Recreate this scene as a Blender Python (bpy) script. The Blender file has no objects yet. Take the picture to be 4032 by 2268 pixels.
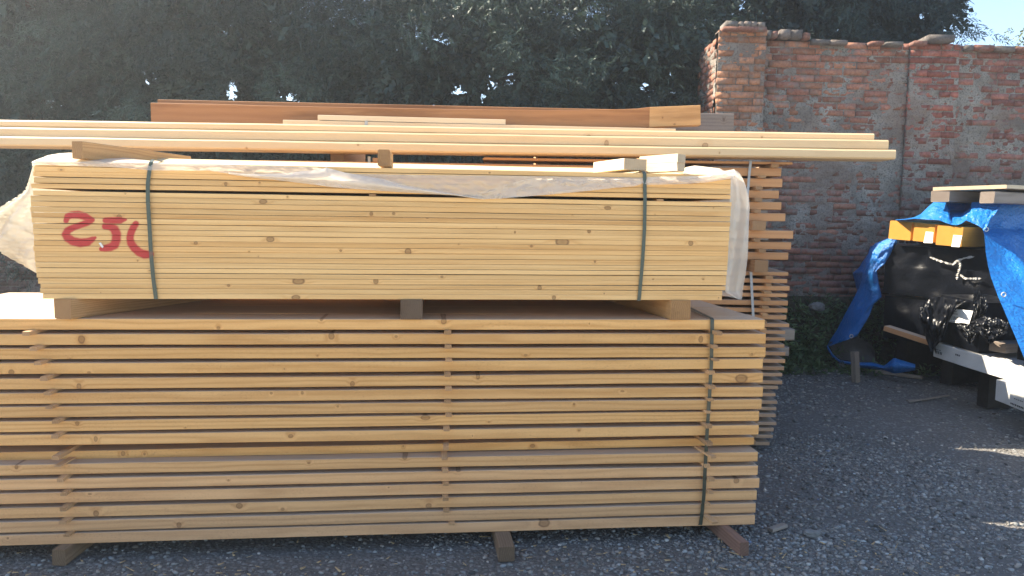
import bpy, bmesh, math, random
import numpy as np
from mathutils import Vector, Matrix
random.seed(7); RNG = np.random.default_rng(11)
SC = bpy.context.scene; COL = SC.collection

# ------------------------------------------------------------------ camera
FPX = 2911.0                                   # focal length in pixels of the 4032 wide photograph
TH = math.atan(270 / FPX); RO = 0.015; CAM = np.array([0, 0, 1.55])
FW = np.array([0, math.cos(TH), -math.sin(TH)]); R0 = np.array([1.0, 0, 0]); U0 = np.array([0, math.sin(TH), math.cos(TH)])
RT = math.cos(RO) * R0 + math.sin(RO) * U0; UP = -math.sin(RO) * R0 + math.cos(RO) * U0
cd = bpy.data.cameras.new('camera'); cam = bpy.data.objects.new('camera', cd); COL.objects.link(cam)
cd.sensor_width = 36; cd.lens = 36 * FPX / 4032; cd.clip_end = 2000; cd.clip_start = 0.05
cam.matrix_world = Matrix(((RT[0], UP[0], -FW[0], CAM[0]), (RT[1], UP[1], -FW[1], CAM[1]), (RT[2], UP[2], -FW[2], CAM[2]), (0, 0, 0, 1)))
SC.camera = cam

def ray(x, y): return FW * FPX + RT * (x - 2016) - UP * (y - 1134)
def on_z(x, y, z):
    d = ray(x, y); return CAM + d * (z - CAM[2]) / d[2]
def on_y(x, y, Y):
    d = ray(x, y); return CAM + d * Y / d[1]
def on_p(x, y, p, n):
    d = ray(x, y); n = np.array(n, float); return CAM + d * np.dot(np.array(p) - CAM, n) / np.dot(d, n)
YAW = math.atan(0.1085); EX = np.array([math.cos(YAW), math.sin(YAW), 0]); EY = np.array([-math.sin(YAW), math.cos(YAW), 0]); Y0 = 3.4
def front(x, y, off=0.0):                      # point on the front plane of the near stacks, off metres behind it
    return on_p(x, y, np.array([0, Y0, 0]) + EY * off, EY)
def lerp(a, b, t): return a + (b - a) * t
def interp(poly, x): return float(np.interp(x, [p[0] for p in poly], [p[1] for p in poly]))

# ------------------------------------------------------------------ node helpers
class NT:
    def __init__(s, name):
        s.m = bpy.data.materials.new(name); s.m.use_nodes = True; s.t = s.m.node_tree; s.t.nodes.clear()
        s.out = s.t.nodes.new('ShaderNodeOutputMaterial')
    def n(s, typ, **kw):
        o = s.t.nodes.new(typ)
        for k, v in kw.items(): setattr(o, k, v)
        return o
    def put(s, sock, v):
        if hasattr(v, 'is_linked') or isinstance(v, bpy.types.NodeSocket): s.t.links.new(v, sock)
        else:
            if hasattr(sock.default_value, '__len__') and not hasattr(v, '__len__'): v = (v,) * len(sock.default_value)
            if hasattr(v, '__len__') and len(sock.default_value) == 4 and len(v) == 3: v = (*v, 1)
            sock.default_value = v
    def math(s, op, a, b=0.0, clamp=False):
        o = s.n('ShaderNodeMath', operation=op, use_clamp=clamp); s.put(o.inputs[0], a); s.put(o.inputs[1], b); return o.outputs[0]
    def vmath(s, op, a, b=(0, 0, 0)):
        o = s.n('ShaderNodeVectorMath', operation=op); s.put(o.inputs[0], a); s.put(o.inputs[1], b); return o.outputs[0]
    def xyz(s, v):
        o = s.n('ShaderNodeSeparateXYZ'); s.put(o.inputs[0], v); return o.outputs
    def comb(s, x, y, z):
        o = s.n('ShaderNodeCombineXYZ'); s.put(o.inputs[0], x); s.put(o.inputs[1], y); s.put(o.inputs[2], z); return o.outputs[0]
    def noise(s, vec, scale, detail=2.0, rough=0.5, dist=0.0, col=False):
        o = s.n('ShaderNodeTexNoise'); s.put(o.inputs['Vector'], vec); s.put(o.inputs['Scale'], scale); s.put(o.inputs['Detail'], detail)
        s.put(o.inputs['Roughness'], rough); s.put(o.inputs['Distortion'], dist); return o.outputs['Color' if col else 'Fac']
    def voro(s, vec, scale, feature='F1', out='Distance'):
        o = s.n('ShaderNodeTexVoronoi', feature=feature); s.put(o.inputs['Vector'], vec); s.put(o.inputs['Scale'], scale); return o.outputs[out]
    def ramp(s, fac, stops):
        o = s.n('ShaderNodeValToRGB'); s.put(o.inputs[0], fac); el = o.color_ramp.elements
        while len(el) < len(stops): el.new(0.5)
        for e, (p, c) in zip(el, stops):
            e.position = p; e.color = (c, c, c, 1) if not hasattr(c, '__len__') else (*c, 1)
        return o.outputs[0]
    def mix(s, f, a, b, mode='MIX'):
        o = s.n('ShaderNodeMix', data_type='RGBA', blend_type=mode); s.put(o.inputs[0], f); s.put(o.inputs[6], a); s.put(o.inputs[7], b); return o.outputs[2]
    def attr(s, name, typ='GEOMETRY', out='Fac'):
        o = s.n('ShaderNodeAttribute', attribute_type=typ, attribute_name=name); return o.outputs[out]
    def obj(s): return s.n('ShaderNodeTexCoord').outputs['Object']
    def pos(s): return s.n('ShaderNodeNewGeometry').outputs['Position']
    def rnd(s): return s.n('ShaderNodeObjectInfo').outputs['Random']
    def bump(s, h, strength=0.3, dist=0.01):
        o = s.n('ShaderNodeBump'); s.put(o.inputs['Strength'], strength); s.put(o.inputs['Distance'], dist); s.put(o.inputs['Height'], h); return o.outputs[0]
    def bsdf(s, col, rough=0.6, nrm=None, spec=0.3, **kw):
        o = s.n('ShaderNodeBsdfPrincipled'); s.put(o.inputs['Base Color'], col); s.put(o.inputs['Roughness'], rough); s.put(o.inputs['Specular IOR Level'], spec)
        if nrm is not None: s.put(o.inputs['Normal'], nrm)
        for k, v in kw.items(): s.put(o.inputs[k], v)
        return o.outputs[0]
    def done(s, sh): s.t.links.new(sh, s.out.inputs[0]); return s.m

def wood_mat(name, light, dark, other=None, ring=0.012, contrast=0.5, rough=0.65, saw=0.2, var=0.12, knotcol=(0.10, 0.045, 0.02), knots=True, spots=0.0, paint=False, spec=0.25, stain=0.0, topcol=None, kstr=0.68):
    t = NT(name); P = t.obj(); R = t.rnd()
    off = t.math('MULTIPLY', R, 41.0)
    P2 = t.vmath('ADD', P, t.comb(off, t.math('MULTIPLY', R, 3.1), t.math('MULTIPLY', R, 1.3)))
    x, y, z = t.xyz(P)
    # knots: object properties k1..k4 = (x, z, radius)
    warp = t.noise(t.vmath('MULTIPLY', P, (14, 14, 30)), 1.0, 2)
    km = None; halo = None
    if knots:
        for i in (1, 2, 3, 4):
            k = t.attr('k%d' % i, 'OBJECT', 'Vector'); kx, kz, kr = t.xyz(k)
            asp = t.math('ADD', 0.5, t.math('FRACT', t.math('MULTIPLY', t.math('ADD', R, kx), 17.3 + i))); dx = t.math('MULTIPLY', t.math('SUBTRACT', x, kx), asp); dz = t.math('SUBTRACT', z, kz)
            d = t.math('SQRT', t.math('ADD', t.math('MULTIPLY', dx, dx), t.math('MULTIPLY', dz, dz)))
            d = t.math('DIVIDE', d, t.math('MAXIMUM', kr, 0.0001))
            d = t.math('ADD', d, t.math('MULTIPLY', t.math('SUBTRACT', warp, 0.5), 0.7))
            a = t.ramp(d, [(0.0, 0.75), (0.55, 0.6), (0.78, 1.0), (1.0, 0.0)]) if False else t.ramp(t.math('MULTIPLY', d, 0.33), [(0.0, 0.7), (0.18, 0.55), (0.27, 1.0), (0.36, 0.0)])
            h = t.ramp(t.math('MULTIPLY', d, 0.33), [(0.2, 1.0), (1.0, 0.0)])
            km = a if km is None else t.math('MAXIMUM', km, a); halo = h if halo is None else t.math('MAXIMUM', halo, h)
    wave = t.noise(t.vmath('MULTIPLY', P2, (1.6, 9, 9)), 1.0, 2)
    yy = t.math('ADD', y, t.math('ADD', 0.03, t.math('MULTIPLY', R, 0.12)))
    zz = t.math('ADD', z, t.math('MULTIPLY', t.math('SUBTRACT', t.math('FRACT', t.math('MULTIPLY', R, 7.3)), 0.5), 0.14))
    d = t.math('SQRT', t.math('ADD', t.math('MULTIPLY', yy, yy), t.math('MULTIPLY', zz, zz)))
    d = t.math('ADD', d, t.math('MULTIPLY', wave, 0.03))
    if halo is not None: d = t.math('ADD', d, t.math('MULTIPLY', halo, 0.012))
    rings = t.math('POWER', t.math('ADD', t.math('MULTIPLY', t.math('SINE', t.math('MULTIPLY', d, 6.283 / ring)), 0.5), 0.5), 2.0)
    streak = t.noise(t.vmath('MULTIPLY', P2, (2.5, 110, 110)), 1.0, 3, 0.6)
    blot = t.noise(t.vmath('MULTIPLY', P2, (2.2, 12, 12)), 1.0, 3, 0.6)
    f = t.math('ADD', t.math('MULTIPLY', rings, 0.45), t.math('MULTIPLY', streak, 0.75))
    f = t.math('MULTIPLY', t.math('SUBTRACT', f, 0.25), contrast * 1.5, True)
    c = t.mix(f, light, dark)
    if other is not None:
        tint = t.attr('tint', 'OBJECT', 'Fac')
        c = t.mix(tint, c, t.mix(f, other[0], other[1]))
    c = t.mix(t.ramp(blot, [(0.45, 0.0), (0.75, 0.35)]), c, t.mix(1.0, c, (0.82, 0.74, 0.62), 'MULTIPLY'))
    val = t.math('ADD', 1.0 - var, t.math('MULTIPLY', t.math('FRACT', t.math('MULTIPLY', R, 13.7)), 2 * var))
    c = t.mix(1.0, c, t.comb(val, val, val), 'MULTIPLY')
    if spots:
        sp = t.noise(t.vmath('MULTIPLY', P2, (170, 170, 260)), 1.0, 2, 0.7)
        sm = t.noise(t.vmath('MULTIPLY', P2, (3, 20, 20)), 1.0, 2)
        c = t.mix(t.math('MULTIPLY', t.ramp(sp, [(0.56, 0.0), (0.72, 1.0)]), t.math('MULTIPLY', t.ramp(sm, [(0.35, 0.2), (0.65, 1.0)]), spots)), c, t.mix(1.0, c, (0.45, 0.38, 0.34), 'MULTIPLY'))
    if stain:
        sn = t.noise(t.vmath('MULTIPLY', P2, (1.1, 5, 9)), 1.0, 4, 0.65)
        c = t.mix(t.math('MULTIPLY', t.ramp(sn, [(0.5, 0.0), (0.68, 1.0)]), stain), c, t.mix(1.0, c, (0.5, 0.45, 0.42), 'MULTIPLY'))
    nx_ = t.math('ABSOLUTE', t.xyz(t.n('ShaderNodeTexCoord').outputs['Normal'])[0])
    c = t.mix(t.ramp(nx_, [(0.75, 0.0), (0.95, 0.75)]), c, t.mix(1.0, c, (0.55, 0.52, 0.5), 'MULTIPLY'))
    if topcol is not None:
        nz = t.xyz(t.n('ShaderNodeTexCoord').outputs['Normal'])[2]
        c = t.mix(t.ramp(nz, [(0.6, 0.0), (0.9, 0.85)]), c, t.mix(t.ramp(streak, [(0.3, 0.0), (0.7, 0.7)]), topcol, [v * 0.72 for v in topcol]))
    if km is not None:
        c = t.mix(t.math('MULTIPLY', halo, 0.22), c, t.mix(1.0, c, (0.72, 0.5, 0.3), 'MULTIPLY'))
        c = t.mix(t.math('MULTIPLY', km, kstr), c, knotcol)
    fine = t.noise(P2, 420.0, 2, 0.7)
    c = t.mix(0.12, c, t.mix(1.0, c, t.ramp(fine, [(0.3, 0.4), (0.7, 1.4)]), 'MULTIPLY'))
    if paint:
        pm = t.attr('paint'); pn = t.noise(t.vmath('MULTIPLY', P, (1, 1, 1)), 900.0, 1, 0.8)
        pm = t.math('ADD', pm, t.math('MULTIPLY', t.math('SUBTRACT', pn, 0.5), t.math('MULTIPLY', t.math('MULTIPLY', pm, t.math('SUBTRACT', 1.0, pm)), 3.2)))
        pm = t.ramp(pm, [(0.18, 0.0), (0.72, 0.93)])
        c = t.mix(pm, c, (0.46, 0.022, 0.034))
    h = t.math('ADD', t.math('MULTIPLY', streak, 0.6), t.math('MULTIPLY', fine, 0.6))
    return t.done(t.bsdf(c, rough, t.bump(h, saw, 0.004), spec))

M = {}
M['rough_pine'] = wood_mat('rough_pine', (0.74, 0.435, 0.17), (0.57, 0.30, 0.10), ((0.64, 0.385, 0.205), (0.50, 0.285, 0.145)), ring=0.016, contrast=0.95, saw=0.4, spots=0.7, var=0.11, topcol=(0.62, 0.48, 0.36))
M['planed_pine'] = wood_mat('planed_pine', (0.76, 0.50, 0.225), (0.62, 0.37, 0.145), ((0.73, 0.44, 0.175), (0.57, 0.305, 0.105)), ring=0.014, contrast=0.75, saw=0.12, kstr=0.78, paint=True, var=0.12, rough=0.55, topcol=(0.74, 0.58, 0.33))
M['pale_plank'] = wood_mat('pale_plank', (0.78, 0.57, 0.33), (0.70, 0.47, 0.25), ring=0.02, contrast=0.3, saw=0.08, var=0.05, rough=0.5, knotcol=(0.24, 0.10, 0.04))
M['stained'] = wood_mat('stained_brown', (0.40, 0.195, 0.082), (0.26, 0.11, 0.045), ((0.60, 0.36, 0.16), (0.50, 0.27, 0.11)), ring=0.03, contrast=0.5, saw=0.12, var=0.04, stain=0.65)
M['orange_board'] = wood_mat('orange_board', (0.56, 0.30, 0.14), (0.43, 0.2, 0.09), ((0.45, 0.30, 0.2), (0.34, 0.22, 0.145)), ring=0.02, contrast=0.5, saw=0.3, var=0.14, spots=0.3, topcol=(0.5, 0.41, 0.32))
M['weathered'] = wood_mat('weathered_grey', (0.30, 0.25, 0.21), (0.19, 0.155, 0.13), ring=0.011, contrast=0.7, saw=0.5, var=0.12, spots=0.5, knotcol=(0.07, 0.045, 0.03))
M['bearer'] = wood_mat('bearer_wood', (0.60, 0.355, 0.155), (0.42, 0.22, 0.085), ((0.24, 0.17, 0.115), (0.15, 0.10, 0.066)), ring=0.009, contrast=0.8, saw=0.5, var=0.12, spots=0.6, stain=0.4)
M['sticker'] = wood_mat('spacer_wood', (0.62, 0.385, 0.2), (0.46, 0.26, 0.125), ring=0.008, contrast=0.7, saw=0.4, var=0.22, knots=False, spots=0.4)
M['lath'] = wood_mat('pale_offcut', (0.76, 0.64, 0.46), (0.66, 0.52, 0.34), ((0.40, 0.25, 0.11), (0.3, 0.17, 0.07)), ring=0.01, contrast=0.5, saw=0.4, var=0.06, knots=False, spots=0.2)
M['glulam'] = wood_mat('glulam_yellow', (0.72, 0.37, 0.07), (0.62, 0.28, 0.04), ring=0.012, contrast=0.5, saw=0.12, var=0.05, knots=False, rough=0.45)
M['reddish'] = wood_mat('reddish_bearer', (0.27, 0.165, 0.125), (0.18, 0.095, 0.07), ring=0.012, contrast=0.6, saw=0.4, var=0.05, knots=False, spots=0.4)

def plain_mat(name, col, rough=0.5, spec=0.4, n=0.15, scale=20.0, bump=0.2):
    t = NT(name); P = t.obj(); k = t.noise(P, scale, 4, 0.6)
    c = t.mix(t.ramp(k, [(0.35, 0.0), (0.7, n * 3)]), col, [v * 0.55 for v in col])
    return t.done(t.bsdf(c, rough, t.bump(k, bump, 0.01), spec))

def strap_mat(name, col):
    t = NT(name); pm = t.ramp(t.attr('paint'), [(0.3, 0.0), (0.8, 0.45)]); k = t.noise(t.obj(), 60.0, 3)
    c = t.mix(k, col, [v * 0.75 for v in col]); c = t.mix(pm, c, (0.30, 0.05, 0.04))
    return t.done(t.bsdf(c, 0.35, t.bump(t.noise(t.obj(), 500.0, 1), 0.15, 0.002), 0.5))
M['strap'] = strap_mat('green_strap', (0.060, 0.085, 0.066))
M['strap_dark'] = strap_mat('dark_strap', (0.052, 0.06, 0.043))
M['strap_white'] = strap_mat('pale_strap', (0.42, 0.44, 0.45))

def film_mat(name, alpha, col, trans=0.5, gloss=0.12):
    t = NT(name); P = t.obj(); k = t.noise(t.vmath('MULTIPLY', P, (9, 9, 22)), 1.0, 3, 0.5, 0.6)
    nb = t.bump(k, 0.28, 0.02)
    d = t.n('ShaderNodeBsdfDiffuse'); t.put(d.inputs['Color'], col); t.put(d.inputs['Normal'], nb)
    tl = t.n('ShaderNodeBsdfTranslucent'); t.put(tl.inputs['Color'], col); t.put(tl.inputs['Normal'], nb)
    g = t.n('ShaderNodeBsdfGlossy'); t.put(g.inputs['Roughness'], 0.22); t.put(g.inputs['Normal'], nb)
    tr = t.n('ShaderNodeBsdfTransparent')
    def mixs(f, a, b):
        o = t.n('ShaderNodeMixShader'); t.put(o.inputs[0], f); t.t.links.new(a, o.inputs[1]); t.t.links.new(b, o.inputs[2]); return o.outputs[0]
    s = mixs(trans, d.outputs[0], tl.outputs[0]); s = mixs(gloss, s, g.outputs[0])
    a = t.math('ADD', alpha - 0.06, t.math('MULTIPLY', t.noise(P, 5.0, 2), 0.12))
    s = mixs(a, tr.outputs[0], s)
    return t.done(s)
M['film'] = film_mat('milky_film', 0.56, (0.93, 0.85, 0.73))
M['film_sun_toned'] = film_mat('milky_film_sun_toned', 0.6, (0.66, 0.625, 0.52), 0.42)  # greyer copy for the sunlit billow; strong sunlight offset in its colour
M['film_dense'] = film_mat('milky_film_folded', 0.86, (0.93, 0.86, 0.75))

def tarp_mat():
    t = NT('blue_tarp'); P = t.obj(); geo = t.n('ShaderNodeNewGeometry')
    wv = t.n('ShaderNodeTexWave'); t.put(wv.inputs['Vector'], P); t.put(wv.inputs['Scale'], 60.0)
    k = t.noise(P, 9.0, 5, 0.65, 0.4); k2 = t.noise(P, 40.0, 3, 0.6)
    c = t.mix(k, (0.008, 0.135, 0.46), (0.016, 0.20, 0.58))
    c = t.mix(t.ramp(k2, [(0.66, 0.0), (0.74, 0.55)]), c, (0.35, 0.5, 0.62))
    c = t.mix(geo.outputs['Backfacing'], c, (0.13, 0.12, 0.115)) if False else c
    nb = t.bump(t.math('ADD', k, t.math('MULTIPLY', k2, 0.35)), 0.7, 0.05)
    b = t.bsdf(c, 0.33, nb, 0.5)
    tl = t.n('ShaderNodeBsdfTranslucent'); t.put(tl.inputs['Color'], (0.01, 0.14, 0.5))
    o = t.n('ShaderNodeMixShader'); t.put(o.inputs[0], 0.15); t.t.links.new(b, o.inputs[1]); t.t.links.new(tl.outputs[0], o.inputs[2])
    return t.done(o.outputs[0])
M['tarp'] = tarp_mat()
M['tarp_inner'] = plain_mat('tarp_grey_inner', (0.16, 0.15, 0.145), 0.55, 0.3, 0.2, 12, 0.6)
M['black_plastic'] = plain_mat('black_plastic', (0.004, 0.005, 0.008), 0.3, 0.22, 0.1, 14, 0.5)
M['torn_edge'] = plain_mat('torn_white_edge', (0.5, 0.48, 0.44), 0.5, 0.3, 0.2, 60, 0.5)
M['white_wrap'] = plain_mat('white_wrap', (0.62, 0.62, 0.60), 0.35, 0.4, 0.1, 6, 0.35)
M['shade_wood'] = plain_mat('shade_darkened_wood', (0.045, 0.038, 0.034), 0.8, 0.15, 0.3, 14, 0.4)  # near-black colour stands in for the deep shade under the packs
M['label'] = plain_mat('white_label', (0.80, 0.79, 0.75), 0.6, 0.2, 0.02, 30, 0.05)
M['ink'] = plain_mat('black_ink', (0.03, 0.03, 0.035), 0.7, 0.2, 0.05, 50, 0.0)
M['grommet'] = plain_mat('metal_eyelet', (0.55, 0.55, 0.53), 0.3, 0.8, 0.1, 90, 0.1)
M['stone'] = plain_mat('pale_stone', (0.24, 0.235, 0.225), 0.9, 0.2, 0.3, 25, 0.8)
M['bark'] = plain_mat('bark', (0.075, 0.055, 0.042), 0.9, 0.1, 0.4, 14, 1.0)
M['litter'] = plain_mat('white_scrap', (0.75, 0.74, 0.72), 0.6, 0.3, 0.05, 30, 0.2)

# ------------------------------------------------------------------ mesh helpers
def tag(o, label=None, cat=None, group=None, kind=None):
    if label: o['label'] = label
    if cat: o['category'] = cat
    if group: o['group'] = group
    if kind: o['kind'] = kind
    return o
def mesh(name, verts, faces, mats, mi=None, smooth=False):
    me = bpy.data.meshes.new(name); me.from_pydata([tuple(map(float, v)) for v in verts], [], [tuple(map(int, f)) for f in faces])
    for m in (mats if isinstance(mats, (list, tuple)) else [mats]): me.materials.append(M[m] if isinstance(m, str) else m)
    if mi is not None: me.polygons.foreach_set('material_index', list(mi))
    if smooth: me.polygons.foreach_set('use_smooth', [True] * len(me.polygons))
    me.update(); return me
def link(name, me, parent=None):
    o = bpy.data.objects.new(name, me); COL.objects.link(o)
    if parent is not None: o.parent = parent
    return o
def bar_mesh(name, L, D, T, mat, ch=0.002, nx=None, wob=0.0015, xs=None, frows=0, sag=None, seed=0, chz=None, endwob=0.0):
    """bar along +x, y 0..D away from the front, z 0..T; chamfered section swept with a slight waviness"""
    r = random.Random(seed)
    if xs is None: n = nx or max(2, int(L / 0.12)); xs = [L * i / n for i in range(n + 1)]
    c = min(ch, T * 0.3, D * 0.3); cz = c if chz is None else chz
    sec = [(0, cz)]
    for k in range(1, frows + 1): sec.append((0, cz + (T - 2 * cz) * k / (frows + 1)))
    sec += [(0, T - cz), (cz, T), (D - c, T), (D, T - c), (D, c), (D - c, 0), (cz, 0)]
    ph = [r.uniform(0, 6.28) for _ in range(8)]
    vs = []
    for x in xs:
        w = wob * (math.sin(x * 1.7 + ph[0]) + 0.6 * math.sin(x * 4.3 + ph[1])); wz = wob * 0.6 * (math.sin(x * 1.3 + ph[2]) + 0.5 * math.sin(x * 5.9 + ph[3]))
        if sag: wz += sag(x / L)
        for (yy, zz) in sec: vs.append((x, yy + w + r.uniform(-1, 1) * wob * 0.12, zz + wz + r.uniform(-1, 1) * wob * 0.12))
    if endwob:
        m_ = len(sec)
        for i in range(m_):
            x_, y_, z_ = vs[i]; vs[i] = (x_ + r.uniform(-endwob, endwob), y_, z_)
    m = len(sec); fs = []
    for i in range(len(xs) - 1):
        for k in range(m):
            a = i * m + k; b = i * m + (k + 1) % m; fs.append((a, b, b + m, a + m))
    fs.append(tuple(range(m - 1, -1, -1))); fs.append(tuple((len(xs) - 1) * m + k for k in range(m)))
    me = mesh(name, vs, [f[::-1] for f in fs], mat)
    return me
def place(o, A, B, zup=(0, 0, 1)):
    A = Vector(A); x = (Vector(B) - A).normalized(); y = Vector(zup).cross(x).normalized(); z = x.cross(y)
    o.matrix_world = Matrix(((x.x, y.x, z.x, A.x), (x.y, y.y, z.y, A.y), (x.z, y.z, z.z, A.z), (0, 0, 0, 1))); return o
def bar(name, A, B, D, T, mat, label=None, cat=None, group=None, **kw):
    L = (Vector(B) - Vector(A)).length
    o = link(name, bar_mesh(name, L, D, T, mat, **kw)); place(o, A, B)
    if label: tag(o, label, cat, group)
    return o
def depth_bar(name, C, direction, L, W, T, mat, label, cat, group=None, **kw):
    """bar whose near end is centred on C (bottom), running along direction"""
    d = Vector(direction).normalized(); y = Vector((0, 0, 1)).cross(d).normalized()
    A = Vector(C) - y * (W / 2)
    return bar(name, A, A + d * L, W, T, mat, label, cat, group, **kw)
def grid_mesh(name, P, mat, smooth=True, mi=None):
    P = np.asarray(P); nu, nv = P.shape[:2]; idx = np.arange(nu * nv).reshape(nu, nv)
    f = np.stack([idx[:-1, :-1], idx[:-1, 1:], idx[1:, 1:], idx[1:, :-1]], -1).reshape(-1, 4)
    return mesh(name, P.reshape(-1, 3), f, mat, mi, smooth)
def np_mesh(name, V, F, mats, smooth=False, col=None, colname='col'):
    me = bpy.data.meshes.new(name); V = np.ascontiguousarray(V, np.float32); F = np.ascontiguousarray(F, np.int32); k = F.shape[1]
    me.vertices.add(len(V)); me.vertices.foreach_set('co', V.ravel())
    me.loops.add(F.size); me.loops.foreach_set('vertex_index', F.ravel())
    me.polygons.add(len(F)); me.polygons.foreach_set('loop_start', np.arange(len(F), dtype=np.int32) * k); me.polygons.foreach_set('loop_total', np.full(len(F), k, np.int32))
    for m in (mats if isinstance(mats, (list, tuple)) else [mats]): me.materials.append(M[m] if isinstance(m, str) else m)
    if smooth: me.polygons.foreach_set('use_smooth', np.ones(len(F), bool))
    if col is not None:
        a = me.attributes.new(colname, 'FLOAT_COLOR', 'POINT'); c = np.ones((len(V), 4), np.float32); c[:, :3] = col; a.data.foreach_set('color', c.ravel())
    me.update(calc_edges=True); me.validate(); return me
def vnoise(p, seed=0):                          # smooth value noise on (N,2|3)
    p = np.asarray(p, float); i = np.floor(p).astype(int); f = p - i; f = f * f * (3 - 2 * f); d = p.shape[1]; out = 0
    for c in range(2 ** d):
        o = np.array([(c >> k) & 1 for k in range(d)]); q = i + o
        h = (q[:, 0] * 374761393 + q[:, 1] * 668265263 + (q[:, 2] * 2147483647 if d > 2 else 0) + seed * 974711) & 0xffffffff
        h = ((h ^ (h >> 13)) * 1274126177) & 0xffffffff; h = ((h ^ (h >> 16)) & 0xffff) / 65535.0
        w = np.prod(np.where(o == 1, f, 1 - f), axis=1); out = out + w * h
    return out
def fbm(p, seed=0, oct=4):
    s = 0; a = 0.5; p = np.asarray(p, float)
    for k in range(oct): s = s + a * vnoise(p * 2 ** k, seed + k); a *= 0.5
    return s
ORD = ['topmost', 'second', 'third', 'fourth', 'fifth', 'sixth', 'seventh', 'eighth', 'ninth', 'tenth', 'eleventh', 'twelfth', 'thirteenth', 'fourteenth', 'fifteenth', 'sixteenth',
       'seventeenth', 'eighteenth', 'nineteenth', 'twentieth', 'twenty-first', 'twenty-second', 'twenty-third', 'twenty-fourth', 'twenty-fifth']
def rank(i, n):
    k = n - 1 - i
    if k == 0: return 'lowest'
    if k < i: return {1: 'second lowest', 2: 'third lowest', 3: 'fourth lowest'}.get(k, ORD[k] + ' from bottom')
    return ORD[i] if i == 0 else ORD[i] + ' from top'

# ------------------------------------------------------------------ near lower stack: sixteen layers of thick boards on spacers
LB = [(82, 142), (165, 230), (250, 313), (335, 397), (420, 484), (503, 567), (583, 645), (665, 727), (748, 808), (830, 892), (912, 974), (995, 1060), (1075, 1137), (1154, 1222), (1240, 1303), (1310, 1376)]
RB = [(148, 205, 510), (215, 280, 517), (287, 352, 515), (357, 418, 501), (427, 493, 501), (502, 567, 500), (572, 636, 493), (640, 700, 480), (710, 775, 478), (775, 830, 453), (868, 921, 472), (932, 995, 473), (1002, 1064, 481), (1072, 1130, 468), (1138, 1200, 462), (1205, 1262, 457)]
# knots seen in the photograph, in its pixels, per layer (x, y, radius)
KN = {0: [(1747, 1265, 15), (860, 1292, 8), (1265, 1258, 10), (2320, 1275, 4)], 1: [(320, 1338, 20), (1305, 1323, 16), (2760, 1335, 18), (1560, 1325, 6)], 2: [(275, 1412, 5), (2960, 1395, 7), (2070, 1398, 6), (1250, 1400, 5)],
      3: [(45, 1465, 14), (1120, 1452, 5), (350, 1466, 5), (760, 1480, 12)], 4: [(311, 1521, 15), (1388, 1512, 15), (1882, 1483, 15), (2920, 1491, 22)], 5: [(540, 1510, 5), (1068, 1548, 6), (1190, 1547, 9), (2450, 1540, 5)],
      6: [(766, 1559, 6), (930, 1563, 5), (2260, 1590, 6), (1330, 1600, 5)], 7: [(305, 1667, 11), (1675, 1644, 13), (730, 1683, 5), (1925, 1661, 5)], 8: [(377, 1729, 14), (1145, 1717, 9), (1860, 1716, 5), (2280, 1695, 5)],
      9: [(485, 1785, 12), (569, 1787, 7), (1588, 1757, 6), (2097, 1757, 10)], 10: [(66, 1838, 13), (1594, 1802, 12), (1216, 1823, 6), (362, 1866, 5)], 11: [(2660, 1883, 4), (1805, 1853, 9), (900, 1890, 5)],
      12: [(2900, 1893, 14), (354, 1945, 5), (1530, 1920, 4), (2290, 1900, 4)], 13: [(378, 2022, 15), (943, 1991, 14), (1688, 1991, 12), (1113, 2004, 8)], 14: [(2735, 1960, 6), (705, 2068, 14), (1420, 2010, 4), (2330, 1945, 4)], 15: [(2142, 2058, 22), (30, 2120, 5), (2500, 2050, 4)]}
low = []
for i in range(16):
    off = {9: 0.07, 8: 0.004, 10: 0.0}.get(i, random.uniform(-0.004, 0.008))
    yl0, yl1 = [1200 + 0.69 * v for v in LB[i]]; yr0, yr1 = [1150 + 0.7246 * v for v in RB[i][:2]]; xr = 2640 + 0.7246 * RB[i][2]
    tl, bl, tr, br = front(0, yl0, off), front(0, yl1, off), front(xr, yr0, off), front(xr, yr1, off)
    T = 0.0485
    d = (br - bl); u = d / np.linalg.norm(d); A = br - u * 4.0
    low.append(dict(A=A, B=br, T=T, u=u, off=off))
KW = ['a round knot under the left bearer', 'a long dark knot streak at its left', 'small dark knots only', 'a ringed knot near its left end', 'a big ringed knot at its left', 'plain grain', 'tiny pin knots', 'a brown knot by the middle spacers', 'a dark ringed knot at its left', 'two round knots at its left', 'a round knot near its left end', 'a speckled sawn face', 'a pale ringed knot near its right end', 'several brown knots', 'a cracked dark knot', 'a wide reddish knot right of centre']
TINT = [0.0, 0.05, 0.0, 0.0, 0.1, 0.15, 0.2, 0.1, 0.2, 0.0, 0.45, 0.7, 0.75, 0.6, 0.85, 1.0]
tops = []
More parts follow.
